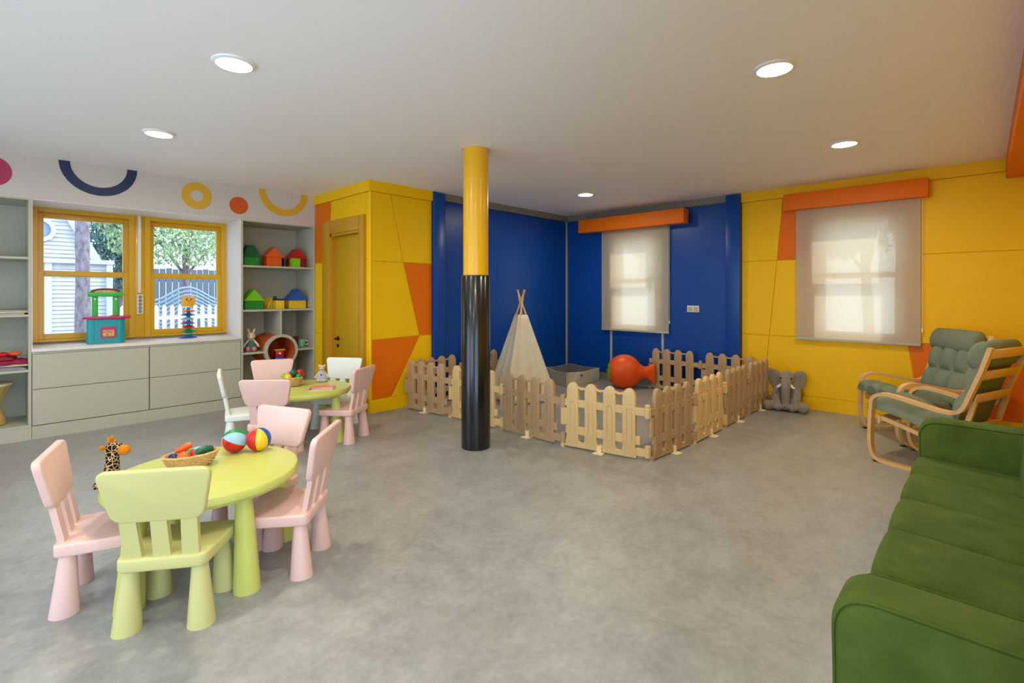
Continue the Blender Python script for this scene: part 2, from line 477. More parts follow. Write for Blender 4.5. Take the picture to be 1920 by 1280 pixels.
# right wall: blue bay and yellow bay
W1 = (3.365, 4.195, .80, 2.28); W2 = (.60, 1.45, .843, 2.28)
def wall_with(x0, x1, y0, y1, wins):
    m = MB(); ys = [y0]
    for (a, b, c, d) in wins:
        m.box(x0, ys[-1], 0, x1, a, H); m.box(x0, a, 0, x1, b, c); m.box(x0, a, d, x1, b, H); ys.append(b)
    m.box(x0, ys[-1], 0, x1, y1, H); return m
wr = struct(wall_with(XW + .012, XW + .2, YN - .1, 5.18, (W2, W1)).build('wall_right', yellow))
dz = lambda z: 1.775 + (2.53 - z) * .0924
for pts, mt in (([(dz(2.53), 2.53), (dz(1.772), 1.772), (2.26, 1.772), (2.26, 2.53)], yellow), ([(1.45, 1.772), (dz(1.772), 1.772), (dz(2.53), 2.53), (1.45, 2.53)], orange),
                ([(dz(.843), .843), (2.26, .843), (2.26, 1.772), (dz(1.772), 1.772)], yellow), ([(1.45, .843), (dz(.843), .843), (dz(1.772), 1.772), (1.45, 1.772)], yellow),
                ([(.49, .15), (dz(.15), .15), (dz(.843), .843), (.58, .843)], yellow), ([(dz(.15), .15), (2.26, .15), (2.26, .843), (dz(.843), .843)], yellow),
                ([(YN, 1.772), (.60, 1.772), (.60, 2.53), (YN, 2.53)], yellow), ([(.60, 2.28), (1.45, 2.28), (1.45, 2.53), (.60, 2.53)], yellow),
                ([(YN, .843), (.60, .843), (.60, 1.772), (YN, 1.772)], yellow), ([(YN, .15), (.49, .15), (.58, .843), (YN, .843)], orange)):
    panel(wr, pts, mt, XW, 'x', .012)
wallbox((XW - .022, YN, 2.53, XW + .012, 2.26, H)).build('fascia_board', yellow, wr)
wallbox((XW - .012, YN, 0, XW + .012, 2.26, .15)).build('baseboard', yellow, wr)
MB().box(XW - .07, 2.262, 0, XW + .012, 2.44, H - .015, .006).build('corner_post', blue, wr)
for (a, b, c, d) in ((2.44, 3.335, .11, 2.56), (4.225, YC + .02, .11, 2.56), (3.365, 4.195, .11, .80), (3.365, 4.195, 2.28, 2.56)):
    panel(wr, [(a, c), (b, c), (b, d), (a, d)], blue, XW, 'x', .012)
for y in (3.35, 4.21):
    wallbox((XW - .008, y - .018, .10, XW + .012, y + .018, 2.56)).build('joint_strip', alu, wr)
wallbox((XW - .03, 2.44, 2.56, XW + .012, YC + .03, H)).build('cornice', greytrim, wr)
wallbox((XW - .012, 2.44, 0, XW + .012, YC + .03, .10)).build('baseboard', greytrim, wr)
# walls out of frame
NWIN = (-2.2, 1.1, .06, 2.42)
struct(wallbox((XR - .1, YN - .1, 0, NWIN[0], YN, H), (NWIN[1], YN - .1, 0, XW + .2, YN, H), (NWIN[0], YN - .1, 0, NWIN[1], YN, NWIN[2]), (NWIN[0], YN - .1, NWIN[3], NWIN[1], YN, H)).build('wall_near', yellow))
wq = MB(); ys = [YN]
for a, b in ((.2, 2.8), (3.3, 5.9)):
    wq.box(XR - .1, ys[-1], 0, XR, a, H); wq.box(XR - .1, a, 0, XR, b, .06); wq.box(XR - .1, a, 2.42, XR, b, H); ys.append(b)
wq.box(XR - .1, ys[-1], 0, XR, 7.15, H); struct(wq.build('wall_rear', white))

# ------------------------------------------------------------------ windows
def sash_window(name, ax, plane, u0, u1, z0, z1, out, inner=None, fw=.055, sw=.055, wood=yframe):
    """double-hung window; ax 'y': lies in a wall of constant y (u = x); ax 'x': constant x (u = y). out = +1 outdoors direction"""
    w = struct(thing(name, 'x', 'x')); del w['label']; del w['category']
    def B(m, a0, a1, c0, c1, d0, d1, r=.003):
        if ax == 'y': m.box(a0, plane + d0, c0, a1, plane + d1, c1, r, 1)
        else: m.box(plane + d0, a0, c0, plane + d1, a1, c1, r, 1)
    f = MB(); D0, D1 = -.03, .12
    B(f, u0, u0 + fw, z0, z1, D0, D1); B(f, u1 - fw, u1, z0, z1, D0, D1); B(f, u0 + fw, u1 - fw, z1 - fw, z1, D0, D1); B(f, u0 + fw, u1 - fw, z0, z0 + fw * .5, D0, D1)
    f.build('frame', wood, w)
    zm = (z0 + z1) / 2 + .01
    for nm, a, b, d in (('lower_sash', z0 + fw * .5, zm + .03, 0.0), ('upper_sash', zm - .03, z1 - fw, .045)):
        s = MB(); L, R = u0 + fw * .8, u1 - fw * .8
        B(s, L, L + sw, a, b, d, d + .04); B(s, R - sw, R, a, b, d, d + .04); B(s, L + sw, R - sw, a, a + sw, d, d + .04); B(s, L + sw, R - sw, b - sw, b, d, d + .04)
        so = s.build(nm, wood, w)
        p = MB(); B(p, L + sw - .005, R - sw + .005, a + sw - .005, b - sw + .005, d + .018, d + .022, 0); p.build('pane', glass, so, smooth=0)
    return w
sash_window('window_1', 'y', 6.98, .258, 1.105, .865, 2.255, 1)
sash_window('window_2', 'y', 6.98, 1.195, 2.045, .865, 2.255, 1)
mu = struct(MB().box(1.105, 6.955, .865, 1.195, 7.09, 2.255, .004).build('trim_2', yframe))
sash_window('window_3', 'x', XW + .08, W1[0], W1[1], W1[2], W1[3], 1)
sash_window('window_4', 'x', XW + .08, W2[0], W2[1], W2[2], W2[3], 1)
sash_window('window_5', 'x', XR - .11, .2, 2.8, .06, 2.42, 1); sash_window('window_6', 'x', XR - .11, 3.3, 5.9, .06, 2.42, 1); sash_window('window_7', 'y', YN - .11, *NWIN, 1)
# sill board of the niche
sill = struct(MB().box(.245, YS - .012, .815, 2.045, 6.955, .845, .003).build('trim_3', white))
# painted lining of the niche
for nm, q in (('cheek', (2.038, YS + .004, .845, 2.045, 6.95, 2.249)), ('cheek', (.245, YS + .004, .845, .252, 6.95, 2.249)), ('soffit_lining', (.252, YS + .004, 2.243, 2.038, 6.95, 2.25))):
    MB().box(*q).build(nm, white, fascia)
# pelmets and roller blinds
def pelmet(name, label, box):
    return tag(MB().box(*box, .004).build(name, pelm), label, 'pelmet')
pelmet('window_pelmet', 'long orange pelmet box above the blind in the blue corner', (XW - .20, 2.95, 2.325, XW - .031, 4.70, 2.528))
pelmet('window_pelmet', 'orange pelmet box on the yellow wall above the wide blind', (XW - .12, .41, 2.352, XW - .023, 1.745, 2.545))
pelmet('window_pelmet', 'orange pelmet box under the ceiling at the right edge, above the sofa side', (1.2, YN, 2.455, XW - .03, -.15, H - .002))
def blind(label, x, y0, y1, z0, z1):
    t = thing('roller_blind', label, 'blind', (x, (y0 + y1) / 2, z0))
    w = (y1 - y0) / 2; h = z1 - z0
    MB().box(-.0008, -w, .012, .0008, w, h).build('fabric', blindm, t, smooth=0)
    MB().box(-.009, -w - .002, -.014, .009, w + .002, .014, .004).build('bottom_rail', case, t)
    m = MB(); m.tube([(0, -w - .012, h), (0, -w - .012, .16)], .0022, 6); m.box(-.006, -w - .018, .13, .006, -w - .006, .17, .002); m.build('pull_chain', TOY['white'], t)
    MB().lathe([(.026, -w), (.026, w)], 16, (.0, 0, h), tilt=Matrix.Rotation(-PI / 2, 3, 'X')).build('roller_tube', case, t)
    return t
blind('sheer cream roller blind over the window in the blue corner', XW - .05, 3.235, 4.355, .805, 2.40)
blind('wide sheer cream roller blind over the window in the yellow wall', XW - .05, .473, 1.625, .832, 2.44)
# ------------------------------------------------------------------ ceiling lights
def downlight(x, y, label):
    t = thing('ceiling_light', label, 'ceiling light', (x, y, H), 0, 'round recessed downlights')
    MB().lathe([(.088, .0), (.110, -.001), (.106, -.010), (.090, -.016), (.088, -.004)], 40, cap=False).build('trim_ring', TOY['white'], t)
    MB().lathe([(.0875, -.003), (.0875, -.006)], 32).build('lens', lampm, t, smooth=0)
    L = bpy.data.lights.new('downlight_bulb', 'AREA'); L.shape = 'DISK'; L.size = .17; L.energy = LAMP; L.color = LAMP_COL; L.spread = math.radians(180)
    lo = bpy.data.objects.new('downlight_bulb', L); COL.objects.link(lo); lo.parent = t; lo.location = (0, 0, -.008)
for x, y, l in ((.923, 3.016, 'round recessed downlight nearest the camera on the left, above the front table'), (.913, 4.773, 'round recessed downlight in front of the yellow-framed window'),
                (3.06, .861, 'large-looking round recessed downlight at upper right, nearest the camera'), (5.014, .863, 'round recessed downlight near the orange pelmet of the yellow wall'),
                (5.281, 3.725, 'small-looking round recessed downlight over the play pen in the blue corner'),
                (.92, 1.27, 'round recessed downlight above the camera'), (-1.2, 3.0, 'round recessed downlight at the rear beside the shelves'), (-1.2, .86, 'round recessed downlight at the rear of the room')):
    downlight(x, y, l)
# ------------------------------------------------------------------ column
t = thing('support_column', 'round column, yellow above with a tall black sleeve below', 'column', (2.97, 3.28, 0))
MB().lathe([(.112, 1.4), (.112, H)], 40).build('column_shaft', M('yellow_gloss', (240, 180, 6), .3, coat=.15), t)
MB().lathe([(.129, 0), (.129, 1.515), (.124, 1.525), (.1125, 1.525)], 40, cap=False).build('sleeve', black, t)
MB().lathe([(.1125, H - .004), (.13, H - .003), (.13, H)], 40, cap=False).build('ceiling_collar', white, t)
# socket on the blue wall
t = thing('wall_socket', 'white double wall socket on the blue wall', 'socket', (XW, 2.90, 1.15))
MB().box(-.012, -.085, -.045, 0, .085, .045, .004).build('cover_plate', TOY['white'], t)
for s in (-1, 1):
    MB().box(-.016, s * .04 - .033, -.033, -.012, s * .04 + .033, .033, .003).build('socket_insert', case, t)
# power strip + cable duct on the mullion
t = thing('power_strip', 'white power strip hanging on the mullion between the two windows', 'power strip', (1.148, 6.953, 1.13))
b = MB().box(-.03, -.028, 0, .03, 0, .225, .006).build('housing', TOY['white'], t)
for k in range(5):
    m = MB(); m.lathe([(.019, 0), (.019, .003)], 14, (0, -.031, .03 + .041 * k), tilt=Matrix.Rotation(PI / 2, 3, 'X')); m.build('outlet', TOY['grey'], t)
tag(MB().box(1.128, 6.930, 1.37, 1.158, 6.955, 2.245, .002).build('cable_duct', TOY['white']), 'thin white vertical cable duct running above the power strip', 'cable duct')

# ------------------------------------------------------------------ built-in casework
def bookcase(name, label, x0, x1, shelves, t=.022, divider=None):
    T = thing(name, label, 'bookcase', ((x0 + x1) / 2, YS, 0))
    w = (x1 - x0) / 2; D = 6.995 - YS
    for a in (-w, w - t):
        MB().box(a, 0, .0, a + t, D, 2.25, .0015, 1).build('side_panel', case, T)
    MB().box(-w + t, D - .012, .12, w - t, D, 2.25).build('back_panel', case, T)
    MB().box(-w + t, .004, 0, w - t, .03, .118).build('plinth', case, T)
    for z in shelves:
        MB().box(-w + t, .002, z - t, w - t, D - .012, z, .0015, 1).build('shelf', case, T)
    MB().box(-w + t, .0, 2.235, w - t, D - .012, 2.25).build('top_panel', case, T)
    return T
XL0, XL1 = -1.0, .245
bookcase('bookcase', 'tall cream open bookcase at the left edge of the picture', XL0, XL1, (.14, .655, 1.17, 1.705))
BX0, BX1 = 2.045, 2.95
rc = bookcase('bookcase', 'cream built-in bookcase with toy houses and a round porthole', BX0, BX1, (.14, 1.165, 1.705))
cxr = (BX0 + BX1) / 2; tx = 2.51 - cxr
MB().box(tx - .011, .004, .83, tx + .011, .55, 1.143).build('divider', case, rc)
MB().box(-.43, .004, .625, tx - .19, .55, .647).build('shelf', case, rc); MB().box(tx + .19, .004, .625, .43, .55, .647).build('shelf', case, rc)
MB().box(tx - .011, .004, .14, tx + .011, .55, .45).build('divider', case, rc)
MB().lathe([(.168, -.02), (.205, -.02), (.205, .03), (.168, .03)], 48, (tx, 0, .645), cap=False, tilt=Matrix.Rotation(-PI / 2, 3, 'X')).build('porthole_rim', case, rc)
tn = MB(); tn.lathe([(.168, -.018), (.168, .50), (.192, .50), (.192, -.018)], 48, (tx, .02, .645), cap=False, tilt=Matrix.Rotation(-PI / 2, 3, 'X'))
tn.lathe([(.0005, .50), (.17, .50)], 48, (tx, .02, .645), cap=False, tilt=Matrix.Rotation(-PI / 2, 3, 'X'))
tn.build('porthole_tube', M('orange_felt', (206, 84, 22), .7), rc)
# drawer unit under the window
T = thing('drawer_unit', 'long low cream drawer unit with four plain fronts under the window', 'drawers', (1.145, YS, 0))
w = .898
MB().box(-w, .022, 0, w, .5, .812).build('carcass', greytrim, T)
MB().box(-w, .003, 0, w, .022, .122).build('plinth', case, T)
MB().box(-w, .0, .797, w, .022, .812).build('top_rail', case, T)
for (a, b) in ((-w, -.002), (.002, w)):
    for (c, d) in ((.130, .463), (.468, .793)):
        MB().box(a + .003, 0, c, b - .003, .021, d, .0015, 1).build('drawer_front', case, T)
# ------------------------------------------------------------------ children's tables and chairs
def kid_table(label, x, y, legs):
    T = thing('kids_table', label, 'table', (x, y, 0), 0, 'round lime play tables')
    MB().lathe([(.0, .425), (.39, .425), (.412, .428), (.424, .445), (.424, .462), (.416, .475), (.40, .480), (.0, .480)], 64, cap=False).build('tabletop', limet, T)
    for a in legs:
        c, s = math.cos(math.radians(a)), math.sin(math.radians(a))
        m = MB(); r0, r1 = .375, .345
        rs = []
        for k in range(7):
            t = k / 6; rr = .058 + (.036 - .058) * t; R = r0 + (r1 - r0) * t
            rs.append([(R * c + rr * math.cos(2 * PI * j / 24), R * s + rr * math.sin(2 * PI * j / 24), .426 * t) for j in range(24)])
        m.rings(rs); m.build('leg', limet, T)
    return T
TBL1 = (.745, 2.835); TBL2 = (2.03, 4.66)
kid_table('round lime green play table in the foreground with basket and balls', *TBL1, (-80, 0, 97, 205))
kid_table('round lime green play table further back, beside the mustard door', *TBL2, (-62, 35, 125, 205))

def kid_chair_meshes():
    R = {}
    seat = rpoly([(-.165, -.165), (.165, -.165), (.195, .155), (-.195, .155)], .035)
    R['seat'] = MB().prism(seat, .248, .302, 'z', r=.01, seg=3)
    # backrest panel in x-z, leaning back
    lean = lambda z: -.138 - (z - .30) * .19
    b = MB(); P = rpoly([(-.165, .455), (.165, .455), (.21, .675), (-.21, .675)], .045, 6)
    front = [(x, lean(z) + .5 * .0 + .04 * (x / .2) ** 2 * .0, z) for x, z in P]
    bmx = bmesh.new()
    lo = [bmx.verts.new((x, y + .016, z)) for x, y, z in front]; hi = [bmx.verts.new((x, y - .016, z)) for x, y, z in front]
    f1 = bmx.faces.new(lo); f2 = bmx.faces.new(hi); n = len(lo)
    for i in range(n): bmx.faces.new((lo[i], lo[(i + 1) % n], hi[(i + 1) % n], hi[i]))
    bmesh.ops.recalc_face_normals(bmx, faces=bmx.faces[:])
    bmesh.ops.bevel(bmx, geom=list(set(f1.edges[:] + f2.edges[:])), offset=.009, segments=3, affect='EDGES', profile=.5)
    b.bm(bmx); R['backrest'] = b
    for k, xc in enumerate((-.105, 0, .105)):
        m = MB(); rs = []
        for z, hw in ((.295, .032), (.47, .030)):
            xx = xc * (1 + (z - .3) * .35); y = lean(z)
            rs.append([(xx - hw, y - .012, z), (xx + hw, y - .012, z), (xx + hw, y + .012, z), (xx - hw, y + .012, z)])
        m.rings(rs); R['slat%d' % k] = m
    for k, (sx, sy) in enumerate(((-1, -1), (1, -1), (-1, 1), (1, 1))):
        m = MB(); rs = []
        for i in range(6):
            t = i / 5; rr = .053 + (.030 - .053) * t
            cx = sx * (.138 + (.128 - .138) * t); cy = sy * .128 + (.118 - .128) * t * sy
            rs.append([(cx + rr * math.cos(2 * PI * j / 20), cy + rr * math.sin(2 * PI * j / 20), .25 * t) for j in range(20)])
        m.rings(rs); R['leg%d' % k] = m
    return R
CH = kid_chair_meshes(); CHM = {}
def kid_chair(label, pos, d, mat, grp):
    T = thing('kids_chair', label, 'chair', (pos[0], pos[1], 0), face(d), grp)
    for k, mb in CH.items():
        nm = k.rstrip('0123456789'); key = (k, mat.name)
        if key not in CHM: CHM[key] = mb.mesh(nm, mat)
        obj(nm, CHM[key], T)
g1, g2 = 'chairs around the front play table', 'chairs around the rear play table'
kid_chair('lime green plastic kids chair in the foreground, seen from behind', (.56, 2.54), (.58, .81), lime, g1)
kid_chair('pink plastic kids chair at the far left of the front table', (.37, 2.945), (.96, -.27), pink, g1)
kid_chair('pink plastic kids chair on the right side of the front table', (1.035, 2.585), (-.72, .69), pink, g1)
kid_chair('pink plastic kids chair behind the front table and its two balls', (1.035, 3.01), (-.92, -.39), pink, g1)
kid_chair('pink plastic kids chair on the right of the rear table, facing the shelves', (2.285, 4.37), (-.54, .84), pink, g2)
kid_chair('pink plastic kids chair at the rear table with its back to the camera', (1.64, 4.32), (.674, .738), pink, g2)
kid_chair('pink plastic kids chair between the rear table and the porthole shelf', (1.94, 5.19), (-.354, -.935), pink, g2)
kid_chair('white plastic kids chair seen edge-on at the left of the rear table', (1.585, 4.86), (.957, -.288), wplast, g2)
kid_chair('white plastic kids chair in front of the mustard door', (2.44, 4.86), (-.82, -.57), wplast, g2)

# ------------------------------------------------------------------ play-pen fence
FL, FH = .77, .585
def fence_meshes():
    R = {}
    P = rpoly([(-.056, .03), (.056, .03), (.056, .525), (.034, .570), (0, FH), (-.034, .570), (-.056, .525)], [0, 0, .03, .02, .02, .02, .03], 3)
    s = MB().prism(P, -.018, .018, 'y', r=.005, seg=2)
    def cap_ring(cz0, cz1, R_, r_, y, n=8):
        o = [(R_ * math.cos(a), cz1 + R_ * math.sin(a)) for a in [PI * k / n for k in range(n + 1)]] + [(R_ * math.cos(a), cz0 + R_ * math.sin(a)) for a in [PI + PI * k / n for k in range(n + 1)]]
        i = [(x * r_ / R_, (cz1 if z >= cz1 else cz0) + (z - (cz1 if z >= cz1 else cz0)) * r_ / R_) for x, z in o]
        N = len(o); vs = []; fs = []
        sg = 1 if y > 0 else -1
        for (p, yy) in ((o, y), (o, y + sg * .006), (i, y + sg * .006), (i, y)): vs += [(x, yy, z) for x, z in p]
        for k in range(N):
            l = (k + 1) % N
            for q in range(3): fs.append([q * N + k, q * N + l, (q + 1) * N + l, (q + 1) * N + k])
        s.add(vs, fs)
    for y in (-.018, .018):
        cap_ring(.15, .40, .026, .019, y)
        for k in range(7):
            a0, a1 = PI * (.15 + .7 * k / 7), PI * (.15 + .7 * (k + 1) / 7)
            q = [(rr * math.cos(a), .478 + rr * math.sin(a)) for rr, a in ((.034, a0), (.034, a1), (.041, a1), (.041, a0))]
            sg = 1 if y > 0 else -1
            s.add([(x, y + sg * .003, z) for x, z in q], [[0, 1, 2, 3]])
        s.box(-.052, y - .003, .455, .052, y + .003, .461)
    R['slat'] = s
    L = FL
    R['lower_rail'] = MB().box(.03, -.012, .125, L - .06, .012, .195, .004, 1)
    R['middle_rail'] = MB().box(-.01, -.012, .365, L - .02, .012, .43, .004, 1)
    for k in range(1):
        tr = MB(); x0, x1 = .03, .172 - .03
        rs = []
        for q in range(7):
            t = q / 6; x = x0 + (x1 - x0) * t; z = .548 - .018 * math.sin(PI * t)
            rs.append([(x, -.010, z - .010), (x, .010, z - .010), (x, .010, z + .008), (x, -.010, z + .008)])
        tr.rings(rs)
    R['top_rail'] = tr
    # base board with scalloped top between slats
    pts = [(.03, .014), (L - .09, .014)]
    top = [(L - .09, .055)]
    for k in (3, 2, 1, 0):
        c = .1 + .172 * k
        top += [(c + .056, .10), (c - .056, .10)]
        if k: top += [(c - .058, .078), (c - .066, .062), (c - .086, .055), (c - .106, .062), (c - .114, .078)]
    top += [(.03, .055)]
    R['base_board'] = MB().prism(pts + top, -.0175, .0175, 'y', r=.004, seg=1)
    R['lower_hinge'] = MB().lathe([(.024, .035), (.024, .125)], 18, (L, 0, 0)).box(L - .10, -.010, .035, L - .01, .010, .10, .003, 1)
    po = MB(); po.lathe([(.024, .352), (.027, .356), (.027, .425), (.024, .43), (.024, .455), (.019, .462), (0.001, .464)], 18, (L, 0, 0))
    po.box(L - .10, -.010, .365, L - .01, .010, .425, .003, 1)
    R['upper_hinge'] = po
    R['hinge_foot'] = MB().lathe([(.022, .0), (.022, .034)], 18).box(0, -.010, .014, .06, .010, .034, .002, 1)
    pl = MB(); pl.lathe([(.022, .20), (.022, .35)], 18); pl.box(0, -.010, .20, .06, .010, .35, .003, 1)
    R['hinge_plate'] = pl
    ft = MB(); ft.box(.358 - .045, -.075, 0, .358 + .045, .075, .010, .003, 1); ft.box(.358 - .022, -.030, .008, .358 + .022, -.019, .062, .003, 1); ft.box(.358 - .022, .019, .008, .358 + .022, .030, .062, .003, 1)
    R['foot'] = ft
    return R
FM = fence_meshes(); FMM = {}
def fence_panel(label, p, q, mat):
    d = (q[0] - p[0], q[1] - p[1]); L = math.hypot(*d)
    T = thing('fence_panel', label, 'play fence', (p[0], p[1], 0), math.atan2(d[1], d[0]), 'play pen fence panels')
    T.scale = (L / FL, 1, 1)
    def me(k):
        mt = footm if k == 'foot' else mat; key = (k, mt.name)
        if key not in FMM: FMM[key] = FM[k].mesh(k, mt, 30)
        return FMM[key]
    for k in FM:
        if k == 'slat':
            for i in range(4): obj('slat', me(k), T, (.1 + .172 * i, 0, 0))
        elif k == 'top_rail':
            for i in range(3): obj(k, me(k), T, (.1 + .172 * i, 0, 0))
        else: obj(k, me(k), T)
FA = [(3.39, 4.97), (3.475, 4.25), (3.515, 3.49), (3.525, 2.73), (3.665, 1.975)]
for i, (l, mt) in enumerate((('tan plastic fence panel next to the yellow closet wall', tan), ('beige plastic fence panel mostly hidden behind the column', beige),
                             ('tan plastic fence panel just right of the column, in front of the teepee', tan), ('beige plastic fence panel nearest the camera, left of the pen corner', beige))):
    fence_panel(l, FA[i], FA[i + 1], mt)
FB = [(3.70, 1.965), (4.40, 1.905), (5.14, 1.91), (5.86, 1.92), (6.56, 1.90)]
for i, (l, mt) in enumerate((('tan plastic fence panel on the right side of the pen, at the near corner', tan), ('beige plastic fence panel on the right side of the pen, second from the near corner', beige),
                             ('tan plastic fence panel on the right side of the pen, third from the near corner', tan), ('tan plastic fence panel beside the grey elephant', tan))):
    fence_panel(l, FB[i], FB[i + 1], mt)
fence_panel('tan plastic fence panel against the blue wall beside the orange fish', (6.545, 3.49), (6.545, 2.75), tan)
fence_panel('tan plastic fence panel against the blue wall below the socket', (6.545, 2.72), (6.545, 1.98), tan)
fence_panel('tan plastic fence panel along the closet wall behind the front row', (3.46, 4.93), (4.20, 4.93), tan)
fence_panel('tan plastic fence panel along the blue wall between column and teepee', (4.23, 4.93), (4.97, 4.96), tan)

# ------------------------------------------------------------------ teepee, fabric basket, fish
def teepee():
    c = Vector((4.73, 4.35)); T = thing('teepee', 'small cream canvas play teepee with crossed wooden poles in the pen', 'teepee', (c.x, c.y, 0), 0)
    T.rotation_euler = (0, 0, math.radians(43.66 - 90))      # local -y looks to the camera
    apex = Vector((0, 0, 1.235)); n = 4; R = .48; hz = 1.09
    feet = [Vector((R * math.cos(a), R * math.sin(a), 0)) for a in (math.radians(-113), math.radians(-25), math.radians(65), math.radians(155))]
    offs = [(.012, -.012), (.012, .012), (-.012, .012), (-.012, -.012)]
    for f, (ox, oy) in zip(feet, offs):
        d = (apex + Vector((ox, oy, 0)) - f)
        top = f + d * (1.41 / d.z)
        MB().tube([tuple(f), tuple(f + (top - f) * .5), tuple(top)], .0115, 10).build('pole', pole, T)
    for k in range(4):
        a, b = feet[k], feet[(k + 1) % 4]
        m = MB(); rs = []
        nu, nv = 14, 16
        cen = Vector((0, 0, 0)); nrm = ((a + b) / 2).normalized()
        for j in range(nv + 1):
            z = .01 + (hz - .01) * j / nv; s = z / apex.z
            pa, pb = a + (apex - a) * s + a.normalized() * .034, b + (apex - b) * s + b.normalized() * .034
            row = []
            for i in range(nu + 1):
                u = i / nu; p = pa.lerp(pb, u) + nrm * (.0 - .06 * math.sin(PI * u) * (1 - s) * .6)
                fold = .02 * math.sin(u * 17 + 2.2 * k) * math.sin(PI * u) * (1 - s)
                p = p + nrm * fold
                row.append(tuple(p))
            rs.append(row)
        m.rings(rs, False, False)
        o = m.build('canvas_side', canvas, T, smooth=60)
        sd = o.modifiers.new('thick', 'SOLIDIFY'); sd.thickness = .004
    tie = MB()
    for k in range(4):
        s = hz / apex.z; p = feet[k] + (apex - feet[k]) * (s - .005)
        tie.lathe([(.016, -.012), (.016, .012)], 10, tuple(p))
    tie.build('tie_cords', TOY['grey'], T)
teepee()
def fabric_basket():
    P = [(5.74, 4.385), (6.50, 4.33), (6.58, 4.95), (5.98, 4.98)]
    T = thing('fabric_basket', 'low grey felt toy basket with upright sides in the corner of the pen', 'basket', (5.74, 4.385, 0))
    L = [(x - 5.74, y - 4.385) for x, y in P]; h = .205
    MB().prism(L, .003, .02, 'z').build('base', greyin, T)
    for k in range(4):
        a, b = Vector(L[k]), Vector(L[(k + 1) % 4]); e = (b - a).normalized(); nrm = Vector((e.y, -e.x))
        m = MB(); mi = MB(); ro, ri = [], []
        N = 24
        for i in range(N + 1):
            t = i / N; p = a.lerp(b, t); wv = .005 * math.sin(t * 40 + k) ; lean = .012 * math.sin(PI * t)
            hh = h - .012 * math.sin(PI * t) + .004 * math.sin(t * 9)
            o0 = p + nrm * (lean * .3); o1 = p + nrm * (lean + wv)
            i0 = p - nrm * .018; i1 = p - nrm * (.018 - lean - wv)
            ro.append([(o0.x, o0.y, .004), (o1.x, o1.y, hh)])
            ri.append([(i0.x, i0.y, .02), (i1.x, i1.y, hh)])
        fs = MB(); fs.rings([[r[0] for r in ro], [r[1] for r in ro], [r[1] for r in ri], [r[0] for r in ri]], False, False)
        fs.m = [0] * (N * 2) + [1] * N
        fs.build('side_wall', [greyfab, greyin], T, smooth=40)
    a, b = Vector(L[0]), Vector(L[1]); p = a.lerp(b, .42)
    MB().box(p.x - .02, p.y - .022, .13, p.x + .02, p.y - .010, .15, .002).build('maker_tag', TOY['darkred'], T)
fabric_basket()
for i, (x, y, r, c, l) in enumerate(((6.05, 4.70, .05, 'grey', 'grey toy ball lying in the grey felt basket'), (6.28, 4.62, .045, 'skyblue', 'pale blue toy ball lying in the grey felt basket'))):
    tag(MB().ball((0, 0, r), r, 18, 12).build('toy_ball', TOY[c], None, (x, y, .02)), l, 'ball', 'balls in the felt basket')
def fish():
    T = thing('fish_cushion', 'big round orange fish cushion with green face beside the pen fence', 'cushion', (6.25, 3.735, 0), 0)
    # local: x = along the fish (tail to +x), y = towards the viewer, z up
    T.rotation_euler = (0, 0, math.radians(-57))
    r = .246
    b = MB(); b.ball((0, 0, r * .985), (r, .17, r), 36, 22)
    rs = []
    for t in range(13):
        u = t / 12; x = .20 + u * .23; hh = .13 - .075 * math.sin(PI * min(1, u * 1.25) * .5) + (.11 * max(0, u - .35) / .65); th = .085 * (1 - u) + .022
        rs.append([(x, th * math.cos(2 * PI * j / 16), r + .0 + hh * math.sin(2 * PI * j / 16) - .02 * u) for j in range(16)])
    b.rings(rs)
    b.build('body', fishm, T, remesh=.012)
    f = MB(); rs = []
    for i in range(9):
        x = -r * (1.004 - .19 * i / 8 * 1.0) ; q = math.sqrt(max(0, 1 - (x / (r * 1.012)) ** 2))
        rs.append([(x, .172 * 1.012 * q * math.cos(2 * PI * j / 28), r * .985 + r * 1.012 * q * math.sin(2 * PI * j / 28)) for j in range(28)])
    f.rings(rs); fo = f.build('face', greenv, T, smooth=60)
    for sy in (-1, 1):
        MB().ball((-.238, sy * .083, .31), .013, 12, 8).build('eye', TOY['black'], fo)
    MB().tube([(-.262, -.035, .21), (-.270, 0, .20), (-.262, .035, .21)], .006, 8).build('mouth', TOY['black'], fo)
fish()
